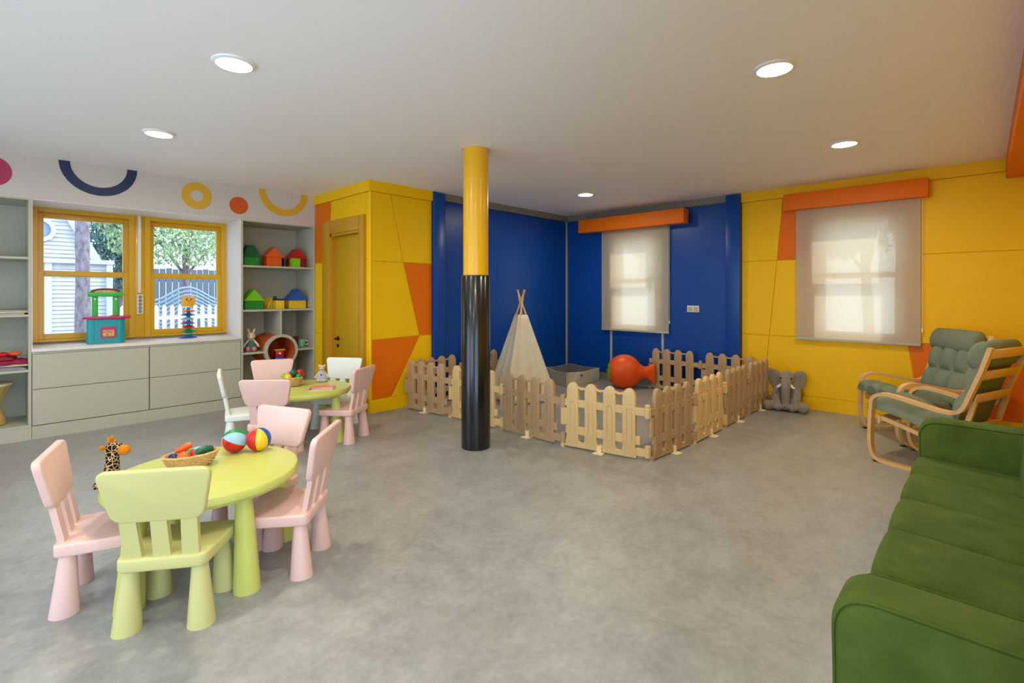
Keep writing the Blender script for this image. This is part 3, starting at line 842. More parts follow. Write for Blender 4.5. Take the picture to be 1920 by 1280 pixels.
# ------------------------------------------------------------------ elephant
def elephant():
    T = thing('plush_elephant', 'grey plush elephant sitting against the fence by the yellow wall', 'plush toy', (6.46, 1.645, 0), face((-.80, -.60)) )
    T.rotation_euler = (0, 0, face((-.96, -.16))); T.location = (6.475, 1.685, 0); T.scale = (.93, .93, .96)
    b = MB()
    b.ball((0, -.02, .17), (.115, .10, .15)); b.ball((0, .02, .10), (.12, .11, .09))
    b.ball((0, .06, .385), (.092, .095, .098)); b.ball((0, .03, .30), (.07, .07, .08)); b.ball((0, .085, .36), (.082, .07, .07))
    b.tube(smooth_path([(0, .13, .36), (0, .165, .30), (0, .175, .22), (0, .18, .14), (0, .20, .07), (0, .225, .045)], 4), [.058 - .0012 * k for k in range(21)], 14)
    for s in (-1, 1):
        b.tube(smooth_path([(s * .08, .0, .27), (s * .115, .07, .20), (s * .105, .13, .12), (s * .085, .17, .055)], 4), [.052, .052, .05, .05, .05, .048, .048, .047, .047, .046, .046, .046, .046], 14)
        b.tube(smooth_path([(s * .07, .02, .07), (s * .13, .10, .065), (s * .185, .17, .06)], 4), .058, 14)
        b.ball((s * .195, .185, .062), (.064, .055, .062))
        b.ball((s * .08, .18, .05), (.052, .05, .046))
    b.build('body', plush, T, remesh=.009)
    for s in (-1, 1):
        e = MB(); rs = []
        outl = [(.065, .43), (.11, .47), (.165, .478), (.205, .45), (.215, .38), (.195, .30), (.165, .25), (.13, .235), (.105, .27), (.085, .33)]
        P = smooth_path([(x, z, 0) for x, z in outl] + [(outl[0][0], outl[0][1], 0)], 3)[:-1]
        c = Vector((.14, .36))
        def yy(x): return .03 - (x - .06) * .28
        N = len(P)
        for sc, off in ((.05, -.028), (.75, -.022), (.97, -.008), (1.0, 0), (.97, .008), (.72, .010), (.05, .004)):
            rs.append([(s * (c.x + (p.x - c.x) * sc), yy(c.x + (p.x - c.x) * sc) + off, c.y + (p.y - c.y) * sc) for p in P])
        e.rings(rs); e.build('ear', plush, T, smooth=70)
        MB().tube(smooth_path([(s * .055, .125, .315), (s * .075, .165, .295), (s * .10, .185, .29)], 4), [.016, .016, .015, .015, .014, .013, .012, .01, .006], 10).build('tusk', TOY['white'], T)
        MB().ball((s * .06, .135, .395), .010, 10, 8).build('eye', TOY['black'], T)
    for z in (.325, .30, .275):
        MB().tube([(.052 * math.cos(a), .145 + .048 * math.sin(a) + (.325 - z) * .45, z + .005) for a in [PI * (.1 + .8 * k / 8) for k in range(9)]], .0055, 6).build('trunk_fold', plush, T)
elephant()

# ------------------------------------------------------------------ sofa
def sofa():
    T = thing('sofa', 'long green velvet sofa with channelled seat along the right edge', 'sofa', (1.45, YN + .02, 0))
    ox, oy = 1.45, YN + .02
    def W(m, x0, y0, z0, x1, y1, z1, r, seg=4): m.box(x0 - ox, y0 - oy, z0, x1 - ox, y1 - oy, z1, r, seg)
    m = MB(); W(m, 1.50, -.33, .06, 3.90, .255, .30, .02); m.build('base', velvet, T)
    xs = [1.625, 2.10, 2.54, 2.955, 3.385, 3.76]
    for a, b in zip(xs[:-1], xs[1:]):
        m = MB(); P = rpoly([(-.22, .28), (.275, .28), (.30, .36), (.285, .425), (-.22, .40)], [0, .02, .05, .045, 0], 5)
        bmx = bmesh.new(); L = []
        prof = [(0, .80), (.006, .86), (.018, .93), (.045, .98), (.10, 1.0), (.5 * (b - a), 1.01), (b - a - .10, 1.0), (b - a - .045, .98), (b - a - .018, .93), (b - a - .006, .86), (b - a, .80)]
        rs = []
        for dx, s in prof:
            rs.append([(a + .001 + dx * (b - a - .002) / (b - a) - ox, (.02 + (y - .02) * (1 - (1 - s) * .6)) - oy, .30 + (z - .30) * s) for y, z in P])
        m.rings(rs); m.build('seat_channel', velvet, T, smooth=50)
    for x0, x1 in ((1.455, 1.63), (3.755, 3.93)):
        P = rpoly([(-.36, .05), (.275, .05), (.285, .628), (-.36, .628)], [0, .02, .10, 0], 8)
        m = MB(); rs = []
        for dx, s in ((0, .022), (.008, .009), (.028, 0), (x1 - x0 - .028, 0), (x1 - x0 - .008, .009), (x1 - x0, .022)):
            rs.append([(x0 + dx - ox, y - oy - (s if y > 0 else 0), z - (s if z > .3 else 0)) for y, z in P])
        m.rings(rs); ao = m.build('armrest', velvet, T, smooth=50)
        for xx in (x0 + .006, x1 - .006):
            MB().tube([(xx - ox, y - oy - (.008 if y > 0 else 0), z - (.008 if z > .3 else 0)) for y, z in P[4:]], .0035, 6).build('seam_piping', velvet, ao)
    P = rpoly([(-.375, .05), (-.13, .30), (-.165, .80), (-.23, .86), (-.375, .86)], [0, 0, .05, .05, .02], 6)
    m = MB(); m.prism([(y - oy, z) for y, z in P], 1.46 - ox, 3.925 - ox, 'x', r=.02, seg=3); m.build('backrest', velvet, T)
    for x in (1.6, 3.8):
        for y in (-.28, .20):
            MB().lathe([(.018, 0), (.025, .06)], 14, (x - ox, y - oy, 0)).build('leg', dark, T)
sofa()
# ------------------------------------------------------------------ bentwood armchairs
def armchair_parts():
    R = []
    for s in (-1, 1):
        x = s * .305
        side = smooth_path([(x, -.36, .013), (x, -.2, .013), (x, .24, .013), (x, .335, .03), (x, .375, .09), (x, .385, .20), (x, .375, .44), (x, .36, .515), (x, .30, .552), (x, .20, .55), (x, -.05, .505), (x, -.15, .50), (x, -.215, .54), (x, -.262, .66), (x, -.318, .82), (x, -.368, .99)], 5)
        R.append(('side_frame', MB().ribbon(side, (1, 0, 0), .055, .026), birch))
        xb = s * .262
        back = smooth_path([(xb, .36, .36), (xb, .20, .325), (xb, 0, .27), (xb, -.11, .265), (xb, -.19, .34), (xb, -.23, .46), (xb, -.265, .60)], 5)
        R.append(('seat_rail', MB().ribbon(back, (1, 0, 0), .030, .030), birch))
        m = MB(); m.box(x - .02, .30, 0, x + .02, .36, .006); R.append(('foot_pad', m, dark))
    for (y, z, a) in ((-.355, .945, -17), (-.305, .79, -18), (-.262, .62, -16), (-.205, .385, -24)):
        m = MB(); m.box(-.279, -.006, -.035, .279, .006, .035, .003, 1)
        m.T = None; Rm = Matrix.Translation((0, y - .012, z)) @ Matrix.Rotation(math.radians(-a), 4, 'X')
        m.v = [tuple(Rm @ Vector(p)) for p in m.v]; R.append(('back_slat', m, birch))
    for (y, z) in ((.335, .335), (-.10, .235)):
        R.append(('cross_bar', MB().box(-.292, y - .012, z - .03, .292, y + .012, z + .03, .003, 1), birch))
    R.append(('base_bar', MB().box(-.29, -.30, .02, .29, -.275, .07, .003, 1), birch))
    # cushion, quilted
    pth = smooth_path([(0, .43, .395), (0, .36, .405), (0, .18, .37), (0, .0, .315), (0, -.09, .305), (0, -.155, .37), (0, -.21, .54), (0, -.275, .76), (0, -.33, .93), (0, -.348, .985)], 9)
    def strip(lo, hi, rows, cols, hw, th, name):
        m = MB(); n = len(pth); nu = 30; top = []; bot = []
        for i in range(lo, hi + 1):
            p = pth[i]; d = (pth[min(i + 1, n - 1)] - pth[max(i - 1, 0)]).normalized()
            nn = Vector((0, d.z, -d.y)); nn = nn if nn.z > 0 or nn.y > 0 else -nn
            t = (i - lo) / (hi - lo); rt, rb = [], []
            for j in range(nu + 1):
                u = j / nu; x = (u - .5) * 2 * hw
                e = (1 - abs(2 * u - 1) ** 6) ** .5 if abs(2 * u - 1) < 1 else 0
                e2 = min(1, math.sqrt(max(0, 1 - (1 - min(1, min(t, 1 - t) / .09)) ** 2))) if name != 'x' else 1
                q = (abs(math.sin(PI * cols * u)) ** .45) * (abs(math.sin(PI * rows * t)) ** .45)
                hgt = (.35 + .65 * q) * th * e * e2
                rt.append(tuple(Vector((x, p.y, p.z)) + nn * (.012 + hgt))); rb.append(tuple(Vector((x, p.y, p.z)) + nn * .010))
            top.append(rt); bot.append(rb[::-1])
        m.rings([a + b for a, b in zip(top, bot)], True, True)
        R.append((name, m, cushm))
    n = len(pth) - 1; mid = 9 * 4 + 3
    strip(0, mid, 2, 3, .272, .10, 'seat_cushion')
    strip(mid, n - 4, 4, 3, .272, .085, 'back_cushion')
    hr = MB(); rs = []
    for x, s in ((-.275, .45), (-.27, .8), (-.25, 1), (0, 1.04), (.25, 1), (.27, .8), (.275, .45)):
        ring = []
        for k in range(20):
            a = 2 * PI * k / 20; p = Vector((0, .065 * s * math.cos(a), .105 * s * math.sin(a)))
            p = Matrix.Rotation(math.radians(18), 3, 'X') @ p
            ring.append((x, -.285 + p.y, .925 + p.z))
        rs.append(ring)
    hr.rings(rs); R.append(('headrest', hr, cushm))
    return R
AP = armchair_parts(); APM = [(n, m.mesh(n, mt, 50)) for n, m, mt in AP]
def armchair(label, pos, d):
    T = thing('armchair', label, 'armchair', (pos[0], pos[1], 0), face(d), 'bentwood armchairs')
    for n, me in APM: obj(n, me, T)
armchair('sage green bentwood armchair nearer the camera, just behind the green sofa', (5.14, .21), (.33, .94))
armchair('sage green bentwood armchair further away, in front of the yellow wall', (6.06, .42), (-.58, .81))
# ------------------------------------------------------------------ toy houses on the shelves
def toy_house(label, x0, x1, zb, hb, hr, over, y0, dep, bm_, rm, hip=0.0):
    T = thing('toy_house', label, 'toy house', ((x0 + x1) / 2, y0, zb), 0, 'toy house blocks')
    w = (x1 - x0) / 2
    MB().box(-w + over, .02, 0, w - over, dep - .02, hb, .003, 1).build('house_body', bm_, T)
    if hip:
        m = MB(); vs = [(-w, 0, hb), (w, 0, hb), (w, dep, hb), (-w, dep, hb), (-w * hip, dep * .3, hb + hr), (w * hip, dep * .3, hb + hr), (w * hip, dep * .7, hb + hr), (-w * hip, dep * .7, hb + hr)]
        m.add(vs, [[0, 1, 2, 3], [4, 5, 6, 7], [0, 1, 5, 4], [1, 2, 6, 5], [2, 3, 7, 6], [3, 0, 4, 7]])
    else:
        m = MB().prism([(-w, hb), (w, hb), (.0, hb + hr)], 0, dep, 'y', r=.003, seg=1)
    m.build('house_roof', rm, T)
Z1, Z2 = 1.7055, 1.1655
toy_house('dark green toy house with flat-topped roof at the left of the upper shelf', 2.115, 2.315, Z1, .115, .145, .012, 6.56, .20, TOY['green'], TOY['darkgreen'], .42)
toy_house('all-orange toy house in the middle of the upper shelf', 2.365, 2.605, Z1, .125, .125, .028, 6.56, .20, TOY['orange'], TOY['orange'])
toy_house('red toy house at the right of the upper shelf behind a lime cube', 2.685, 2.922, Z1, .118, .135, .025, 6.60, .20, TOY['red'], TOY['red'])
toy_house('navy toy house half hidden between the orange and red houses', 2.60, 2.72, Z1, .11, .05, .01, 6.83, .13, TOY['navy'], TOY['blue'])
toy_house('lime-roofed green toy house at the left of the second shelf', 2.11, 2.36, Z2, .105, .145, .016, 6.54, .20, TOY['green'], TOY['lime'])
toy_house('blue-roofed yellow toy house at the right of the second shelf', 2.65, 2.915, Z2, .108, .15, .022, 6.56, .20, TOY['yellow'], TOY['blue'])
def block(label, x, y, z, s, mat, rz=0, wedge=False):
    m = MB()
    if wedge: m.prism([(-s[0] / 2, 0), (s[0] / 2, 0), (0, s[2])], -s[1] / 2, s[1] / 2, 'y', r=.003, seg=1)
    else: m.box(-s[0] / 2, -s[1] / 2, 0, s[0] / 2, s[1] / 2, s[2], .003, 1)
    return tag(m.build('toy_block', mat, None, (x, y, z), rz), label, 'toy block', 'loose toy blocks')
block('small lime toy cube in front of the red toy house', 2.725, 6.53, Z1, (.10, .10, .115), TOY['lime'])
block('small pale grey toy cube between the green and orange houses', 2.345, 6.80, Z1, (.07, .07, .09), TOY['grey'])
block('yellow toy cube in the middle of the second shelf', 2.535, 6.57, Z2, (.105, .10, .108), TOY['yellow'])
block('yellow toy wedge leaning left of the yellow cube', 2.47, 6.74, Z2, (.13, .12, .14), TOY['yellow'], .3, True)
block('dark red toy wedge behind the lime-roofed house', 2.40, 6.88, Z2, (.10, .1, .15), TOY['darkred'], .2, True)
block('navy toy block beside the blue-roofed house', 2.61, 6.75, Z2, (.07, .12, .125), TOY['navy'])
block('dark green toy wedge behind the navy toy block', 2.61, 6.89, Z2, (.10, .1, .16), TOY['darkgreen'], 0, True)
# bunny doll
T = thing('bunny_doll', 'soft bunny doll in a teal dress on the shelf left of the porthole', 'doll', (2.215, 6.60, .6475), face((-.35, -.94)))
b = MB(); b.ball((0, 0, .045), (.05, .045, .045)); b.ball((0, 0, .10), (.038, .032, .06)); b.ball((0, .01, .185), (.047, .044, .05)); b.ball((0, .045, .172), (.022, .02, .018))
for s in (-1, 1):
    b.tube([(s * .03, 0, .13), (s * .065, .02, .09), (s * .085, .03, .05)], [.015, .014, .013], 10)
    b.ball((s * .03, -.01, .25), (.014, .010, .035), rot=(0, s * .3, 0))
b.build('body', TOY['cream'], T, remesh=.006)
MB().lathe([(.03, .135), (.045, .10), (.068, .045), (.078, .012), (.07, .002)], 20, cap=False).build('dress', M('teal_cloth', (70, 120, 112), .9), T)
for s in (-1, 1):
    MB().ball((s * .035, .075, .032), (.026, .022, .030)).build('foot', TOY['pink'], T)
    MB().ball((s * .02, .052, .198), .006, 8, 6).build('eye', TOY['black'], T)
# mug and box on the right of the porthole
T = thing('toy_mug', 'mint green toy mug on the shelf right of the porthole', 'mug', (2.855, 6.62, .6475))
MB().lathe([(.0, .004), (.036, .004), (.044, .02), (.046, .06), (.040, .10), (.036, .10), (.042, .06), (.038, .02), (.0, .012)], 24, cap=False).build('cup', TOY['mint'], T)
MB().tube(smooth_path([(.04, -.01, .085), (.075, -.015, .075), (.075, -.015, .035), (.04, -.01, .028)], 5), .007, 8).build('handle', TOY['white'], T)
tag(MB().box(-.07, -.04, 0, .07, .04, .125, .004).build('toy_box', TOY['darkred'], None, (2.80, 6.80, .6475), .15), 'dark red box behind the mint mug', 'box')
# toy locomotive in the porthole
T = thing('toy_train', 'small red and blue toy engine with yellow roof inside the porthole', 'toy train', (2.535, 6.56, .479), -.15)
MB().box(-.055, -.05, .02, .055, .05, .075, .006).build('chassis', TOY['blue'], T)
cb = MB().box(-.05, -.045, .075, .05, .045, .155, .010).build('cabin', TOY['red'], T)
MB().box(-.064, -.055, .155, .064, .055, .170, .004).build('roof', TOY['yellow'], T)
MB().lathe([(.014, 0), (.014, .004)], 14, (.0, -.046, .12), tilt=Matrix.Rotation(PI / 2, 3, 'X')).build('headlight', TOY['white'], cb)
for sx in (-1, 1):
    for sy in (-1, 1):
        MB().lathe([(.022, 0), (.022, .01)], 16, (sx * .032, sy * .051 + (.0 if sy < 0 else .01), .022), tilt=Matrix.Rotation(PI / 2, 3, 'X')).build('wheel', TOY['black'], T)
tag(MB().ball((0, 0, .05), .05, 20, 14).build('toy_ball', TOY['purple'], None, (2.43, 6.78, .512)), 'purple toy ball deep inside the porthole', 'ball')
# left bookcase contents
for k, (c, w, h) in enumerate((('navy', .34, .014), ('darkgreen', .36, .018), ('black', .33, .012))):
    z = 1.1705 + (0, .0145, .033)[k]
    T = thing('picture_book', ('lowest', 'middle', 'topmost')[k] + ' of the three thin dark books lying on the left bookcase', 'book', (.04 + .01 * k, 6.62, z), .06 * (k - 1), 'dark books on the left bookcase')
    MB().box(-w / 2, -.13, .002, w / 2 - .004, .13, h - .002).build('pages', TOY['cream'], T)
    m = MB(); m.box(-w / 2, -.135, 0, w / 2, .135, .002); m.box(-w / 2, -.135, h - .002, w / 2, .135, h); m.box(-w / 2 - .002, -.135, 0, -w / 2, .135, h)
    m.build('cover', M('book_' + c, (38, 52, 40) if c != 'navy' else (44, 50, 60), .5), T)
random.seed(3)
pz = .6555
for k, (c, dx, dy, w, d, h, r, nm) in enumerate((('grey', -.02, -.02, .34, .22, .03, .05, 'grey patterned'), ('cream', .03, .0, .30, .22, .02, -.1, 'cream'), ('magenta', .06, -.01, .24, .2, .035, .2, 'magenta'), ('darkred', -.05, .0, .26, .2, .03, -.2, 'dark red'))):
    m = MB(); n = 14; rs_t = []
    for i in range(n + 1):
        row = []
        for j in range(n + 1):
            x, y = (i / n - .5) * w, (j / n - .5) * d
            e = max(0, 1 - max(abs(2 * i / n - 1), abs(2 * j / n - 1)) ** 8)
            row.append((x, y, h * (.35 + .65 * e) + .006 * math.sin(9 * x * 8 + k) * math.cos(50 * y + k) * e))
        rs_t.append(row)
    vs = [p for r_ in rs_t for p in r_]; N = n + 1
    fs = [[i * N + j, i * N + j + 1, (i + 1) * N + j + 1, (i + 1) * N + j] for i in range(n) for j in range(n)]
    m.add(vs, fs); m.box(-w / 2, -d / 2, 0, w / 2, d / 2, h * .35)
    tag(m.build('folded_cloth', M('cloth_' + c, {'grey': (150, 146, 150), 'cream': (206, 190, 160), 'magenta': (164, 26, 70), 'darkred': (150, 30, 44)}[c], .9, var=.25, vscale=40, bump=.3, bscale=60), None, (.06 + dx, 6.60 + dy, pz), r, smooth=50), nm + ' folded play cloth in the pile on the left bookcase', 'cloth', 'play cloths on the left bookcase')
    pz += h + .004
for k, (c, x, y, r, l) in enumerate((('orange', .135, 6.56, .022, 'orange'), ('yellow', .0, 6.57, .020, 'yellow'), ('red', .06, 6.55, .022, 'red'))):
    tag(MB().ball((0, 0, r), (.05, .035, r), 14, 10).build('toy_fruit', TOY[c], None, (x, y, pz - .006), k), l + ' toy fruit lying on top of the cloth pile', 'toy fruit', 'toy fruit on the cloth pile')
T = thing('hand_drum', 'golden goblet-shaped hand drum on the bottom shelf at the left edge', 'drum', (-.045, 6.66, .1405))
goldm = M('golden_cloth', (196, 168, 96), .7, var=.2, vscale=30, bump=.3, bscale=50)
MB().lathe([(.12, 0), (.13, .01), (.125, .05), (.10, .13), (.088, .19), (.10, .25), (.15, .34), (.168, .375)], 32, cap=True).build('shell', goldm, T)
MB().lathe([(.166, .365), (.172, .372), (.168, .388), (.0, .390)], 32, cap=False).build('drum_head', TOY['cream'], T)
for k in range(12):
    a = 2 * PI * k / 12
    MB().tube([(.170 * math.cos(a), .170 * math.sin(a), .37), (.10 * math.cos(a + .15), .10 * math.sin(a + .15), .235), (.092 * math.cos(a + .3), .092 * math.sin(a + .3), .19)], .003, 6).build('cord', goldm, T)
# ------------------------------------------------------------------ toys on the window sill
T = thing('toy_kitchen', 'teal and green toy kitchen with magenta worktop on the window sill', 'toy kitchen', (.815, 6.685, .8455), -.06)
b = MB(); b.prism(rpoly([(-.155, -.08), (-.12, -.10), (.12, -.10), (.155, -.08), (.155, .10), (-.155, .10)], .012, 3), 0, .255, 'z', r=.004, seg=1)
body = b.build('cabinet', TOY['teal'], T)
for x in (-.105, .105):
    MB().box(x - .006, -.106, .004, x + .006, -.098, .25, .002).build('ridge', TOY['teal'], body)
MB().prism(rpoly([(-.19, -.085), (-.13, -.125), (.13, -.125), (.205, -.09), (.205, .11), (-.19, .11)], .02, 4), .255, .280, 'z', r=.006, seg=2).build('worktop', TOY['magenta'], T)
for x in (-.085, .085):
    p = MB().prism(rrect(.05, .05, .01, 3, x, .05), .28, .50, 'z').build('post', TOY['brightgreen'], T)
    MB().lathe([(.008, 0), (.008, .004)], 12, (x, .025, .46), tilt=Matrix.Rotation(PI / 2, 3, 'X')).build('button', TOY['white'], p)
MB().box(-.145, .0, .485, .145, .10, .535, .012, 3).build('canopy_beam', TOY['brightgreen'], T)
MB().prism([(.125 * math.cos(a), .535 + .04 * math.sin(a)) for a in [PI * k / 14 for k in range(15)]], .01, .05, 'y').build('canopy_arch', TOY['darkred'], T)
MB().prism([(.095 * math.cos(a), .530 + .024 * math.sin(a)) for a in [PI * k / 12 for k in range(13)]], .004, .012, 'y').build('canopy_badge', M('cream_print', (222, 200, 160), .5, rgb2=(190, 120, 90), vscale=60), T)
od = MB().prism(rrect(.125, .115, .016, 4, .015, .115), -.112, -.100, 'y', r=.003, seg=1).build('oven_door', TOY['magenta'], T)
MB().prism(rrect(.092, .066, .008, 3, .015, .108), -.116, -.111, 'y').build('oven_window', M('printed_food_picture', (236, 196, 110), .4, rgb2=(150, 60, 40), vscale=45), od)
MB().ball((.07, -.02, .285), (.04, .035, .008), 14, 8).build('hob_plate', TOY['orange'], T)
T = thing('stacking_toy', 'colourful stacking tower toy topped by an orange cat head on the sill', 'stacking toy', (1.575, 6.745, .8455))
MB().lathe([(.088, 0), (.09, .008), (.08, .018), (.02, .022)], 28).build('base_disc', TOY['blue'], T)
MB().lathe([(.021, .02), (.021, .36)], 16).build('column', TOY['teal'], T)
for k, (c, z, R_) in enumerate((('mint', .05, .072), ('green', .085, .082), ('red', .13, .070), ('purple', .175, .080), ('skyblue', .222, .080), ('blue', .268, .080), ('orange', .315, .078))):
    m = MB(); N = 24
    ring = lambda r, z_: [(r * (1 + .22 * math.cos(3 * 2 * PI * j / N + k)) * math.cos(2 * PI * j / N), r * (1 + .22 * math.cos(3 * 2 * PI * j / N + k)) * math.sin(2 * PI * j / N), z_) for j in range(N)]
    m.rings([ring(R_ * .3, z - .014), ring(R_ * .8, z - .008), ring(R_ * .86, z), ring(R_ * .7, z + .006), ring(R_ * .32, z + .018)])
    m.build('petal_ring', TOY[c], T, smooth=50)
hd = MB(); hd.prism(rpoly([(-.048, .365), (.048, .365), (.066, .40), (.062, .455), (.068, .50), (.035, .478), (-.035, .478), (-.068, .50), (-.062, .455), (-.066, .40)], .012, 3), -.022, .022, 'y', r=.008, seg=2)
cat = hd.build('cat_head', M('amber_plastic', (244, 170, 30), .35), T)
for x in (-.022, .022): MB().ball((x, -.023, .448), (.008, .004, .009), 10, 8).build('eye', TOY['black'], cat)
MB().ball((0, -.023, .430), (.006, .004, .005), 10, 8).build('nose', TOY['darkred'], cat)

# ------------------------------------------------------------------ things on the front table
def seg_ball(label, x, y, z, r, axis, cols, spin=0):
    m = MB(); n = 36; rows = 18; A = Vector(axis).normalized(); q = A.to_track_quat('Z', 'Y').to_matrix()
    vs = []; fs = []
    for i in range(rows + 1):
        ph = -PI / 2 + PI * i / rows
        for j in range(n):
            t = 2 * PI * j / n + spin; p = q @ Vector((r * math.cos(ph) * math.cos(t), r * math.cos(ph) * math.sin(t), r * math.sin(ph)))
            vs.append((p.x, p.y, p.z + r))
    nc = len(cols); mats = [TOY[c] for c in cols]
    for i in range(rows):
        for j in range(n):
            k = (j + 1) % n; fs.append([i * n + j, i * n + k, (i + 1) * n + k, (i + 1) * n + j]); m.m.append(int(j * nc / n))
    m.v = vs; m.f = fs
    me = m.mesh('toy_ball', mats, 80)
    return tag(obj('toy_ball', me, None, (x, y, z)), label, 'ball', 'striped cloth balls')
ZT = .4803
seg_ball('striped cloth ball with pale blue and red panels, left of the two balls', .930, 3.03, ZT, .0645, (-.86, .05, .42), ['yellow', 'red', 'skyblue', 'green', 'navy', 'white'], 4.07)
seg_ball('striped cloth ball with red, yellow and blue panels, right of the two balls', 1.035, 2.965, ZT, .064, (-.1, -.12, .98), ['orange', 'red', 'yellow', 'blue', 'green', 'skyblue'], 2.72)
def basket(label, x, y, z, R0, R1, h, sx, sy, rz, oval):
    T = thing('wicker_basket', label, 'basket', (x, y, z), rz, 'wicker toy baskets')
    b = MB(); rows = 9; N = 48
    prof = []
    for i in range(rows + 1):
        t = i / rows; prof.append((R0 + (R1 - R0) * t ** .8, .004 + h * t))
    pin = [(r - .007, zz + .004) for r, zz in prof][::-1]
    rs = []
    for idx, (r, zz) in enumerate(prof):
        rs.append([((r + .0018 * math.cos(j * PI + idx * PI)) * math.cos(2 * PI * j / N) * sx, (r + .0018 * math.cos(j * PI + idx * PI)) * math.sin(2 * PI * j / N) * sy, zz) for j in range(N)])
    for (r, zz) in pin: rs.append([(r * math.cos(2 * PI * j / N) * sx, r * math.sin(2 * PI * j / N) * sy, zz) for j in range(N)])
    b.rings(rs); b.build('bowl', wicker, T, smooth=40)
    for i in range(1, rows):
        r, zz = prof[i]
        m = MB(); pts = [((r + .0015 + .0028 * math.sin(j * PI / 2 + i * PI)) * math.cos(2 * PI * j / 64) * sx, (r + .0015 + .0028 * math.sin(j * PI / 2 + i * PI)) * math.sin(2 * PI * j / 64) * sy, zz) for j in range(65)]
        m.tube(pts, .0032, 5); m.build('weave_strand', wicker, T)
    r, zz = prof[-1]
    m = MB(); m.tube([(r * math.cos(2 * PI * j / 48) * sx, r * math.sin(2 * PI * j / 48) * sy, zz + .004 + .001 * math.sin(j * PI / 2)) for j in range(49)], .0065, 8); m.build('rim', wicker, T)
bx, by = .70, 2.945
brz = math.atan2(-.10, .99)
basket('oval wicker basket of toy vegetables on the front table', bx, by, ZT, .075, .105, .058, 1.14, .72, brz, True)
def toy(name, label, cat, pos, fn, grp, rz=0):
    m, mt = fn(); return tag(m.build(name, mt, None, pos, rz, smooth=60), label, cat, grp)
gv = 'toy vegetables in the oval basket'
ca, sa = math.cos(brz), math.sin(brz)
def bp(u, v, z): return (bx + u * ca - v * sa, by + u * sa + v * ca, ZT + z)
T = tag(MB().ball((0, 0, 0), .033, 18, 12).build('toy_orange', TOY['orange'], None, bp(-.035, -.024, .056)), 'round toy orange with a leaf at the front of the oval basket', 'toy fruit', gv)
MB().ball((.014, -.018, .024), (.007, .004, .016), 10, 8, rot=(0, .5, 0)).build('leaf', TOY['brightgreen'], T)
toy('toy_carrot', 'orange-red toy carrot sticking up at the back of the oval basket', 'toy vegetable', bp(-.03, .022, .092), lambda: (MB().tube([(-.034, .006, -.010), (-.015, 0, -.002), (.015, 0, .008), (.034, 0, .014)], [.010, .016, .018, .014], 12), TOY['orange']), gv)
toy('toy_aubergine', 'dark toy aubergine at the left of the oval basket', 'toy vegetable', bp(-.076, .0, .060), lambda: (MB().ball((0, 0, 0), (.022, .036, .021)), TOY['navy']), gv)
toy('toy_pepper', 'red toy pepper in the middle of the oval basket', 'toy vegetable', bp(.012, -.014, .056), lambda: (MB().ball((0, 0, 0), (.022, .028, .030)), TOY['red']), gv)
toy('toy_cucumber', 'dark green toy cucumber at the right of the oval basket', 'toy vegetable', bp(.052, -.015, .066), lambda: (MB().tube(smooth_path([(-.045, -.008, -.006), (-.015, 0, .008), (.02, .004, .010), (.045, .012, .004)], 3), [.013, .017, .019, .02, .02, .02, .02, .019, .016, .012], 12), TOY['darkgreen']), gv)
toy('toy_block', 'pale blue toy piece at the back of the oval basket', 'toy block', bp(.03, .022, .072), lambda: (MB().box(-.02, -.015, -.015, .02, .015, .015, .005), TOY['skyblue']), gv, .4)
toy('toy_radish', 'dark red toy radish at the far right of the oval basket', 'toy vegetable', bp(.083, .012, .062), lambda: (MB().ball((0, 0, 0), (.020, .022, .018)), TOY['darkred']), gv)
toy('toy_leaf', 'bright green toy lettuce at the back of the oval basket', 'toy vegetable', bp(-.055, .030, .064), lambda: (MB().ball((0, 0, 0), (.028, .018, .020)), TOY['mint']), gv)
# giraffe
def giraffe_mat():
    m = M('giraffe_plush', (206, 170, 126), .95, bump=.3, bscale=200, sheen=.3, spec=.05); nt = m.node_tree
    tc = nt.nodes.new('ShaderNodeTexCoord'); v = nt.nodes.new('ShaderNodeTexVoronoi'); v.feature = 'DISTANCE_TO_EDGE'; v.inputs['Scale'].default_value = 52
    r = nt.nodes.new('ShaderNodeValToRGB'); r.color_ramp.interpolation = 'LINEAR'
    r.color_ramp.elements[0].position = .04; r.color_ramp.elements[0].color = (*lin((214, 182, 142)), 1)
    r.color_ramp.elements[1].position = .075; r.color_ramp.elements[1].color = (*lin((44, 26, 16)), 1)
    nt.links.new(tc.outputs['Object'], v.inputs['Vector']); nt.links.new(v.outputs['Distance'], r.inputs[0]); nt.links.new(r.outputs[0], nt.nodes['Principled BSDF'].inputs['Base Color'])
    return m
girm = giraffe_mat(); tanp = M('ochre_plush', (206, 128, 36), .95, var=.1, vscale=30, bump=.3, bscale=200, spec=.05)
T = thing('plush_giraffe', 'small spotted plush giraffe sitting at the left edge of the front table', 'plush toy', (.378, 2.935, ZT), face((.80, -.60)))
b = MB(); b.ball((0, -.005, .035), (.042, .05, .035)); b.tube(smooth_path([(0, 0, .04), (0, .004, .09), (0, .004, .13), (0, .008, .165)], 4), [.034, .032, .031, .030, .029, .028, .027, .027, .027, .028, .03, .03, .03], 14)
b.ball((0, .006, .168), (.032, .034, .028))
for s in (-1, 1):
    b.tube([(s * .025, .03, .025), (s * .035, .07, .016), (s * .04, .095, .015)], [.017, .015, .015], 10); b.tube([(s * .028, -.03, .02), (s * .05, -.035, .014), (s * .07, -.02, .013)], [.016, .014, .013], 10)
b.build('body', girm, T, remesh=.005)
MB().ball((0, .052, .158), (.022, .028, .024), 16, 12).build('muzzle', tanp, T)
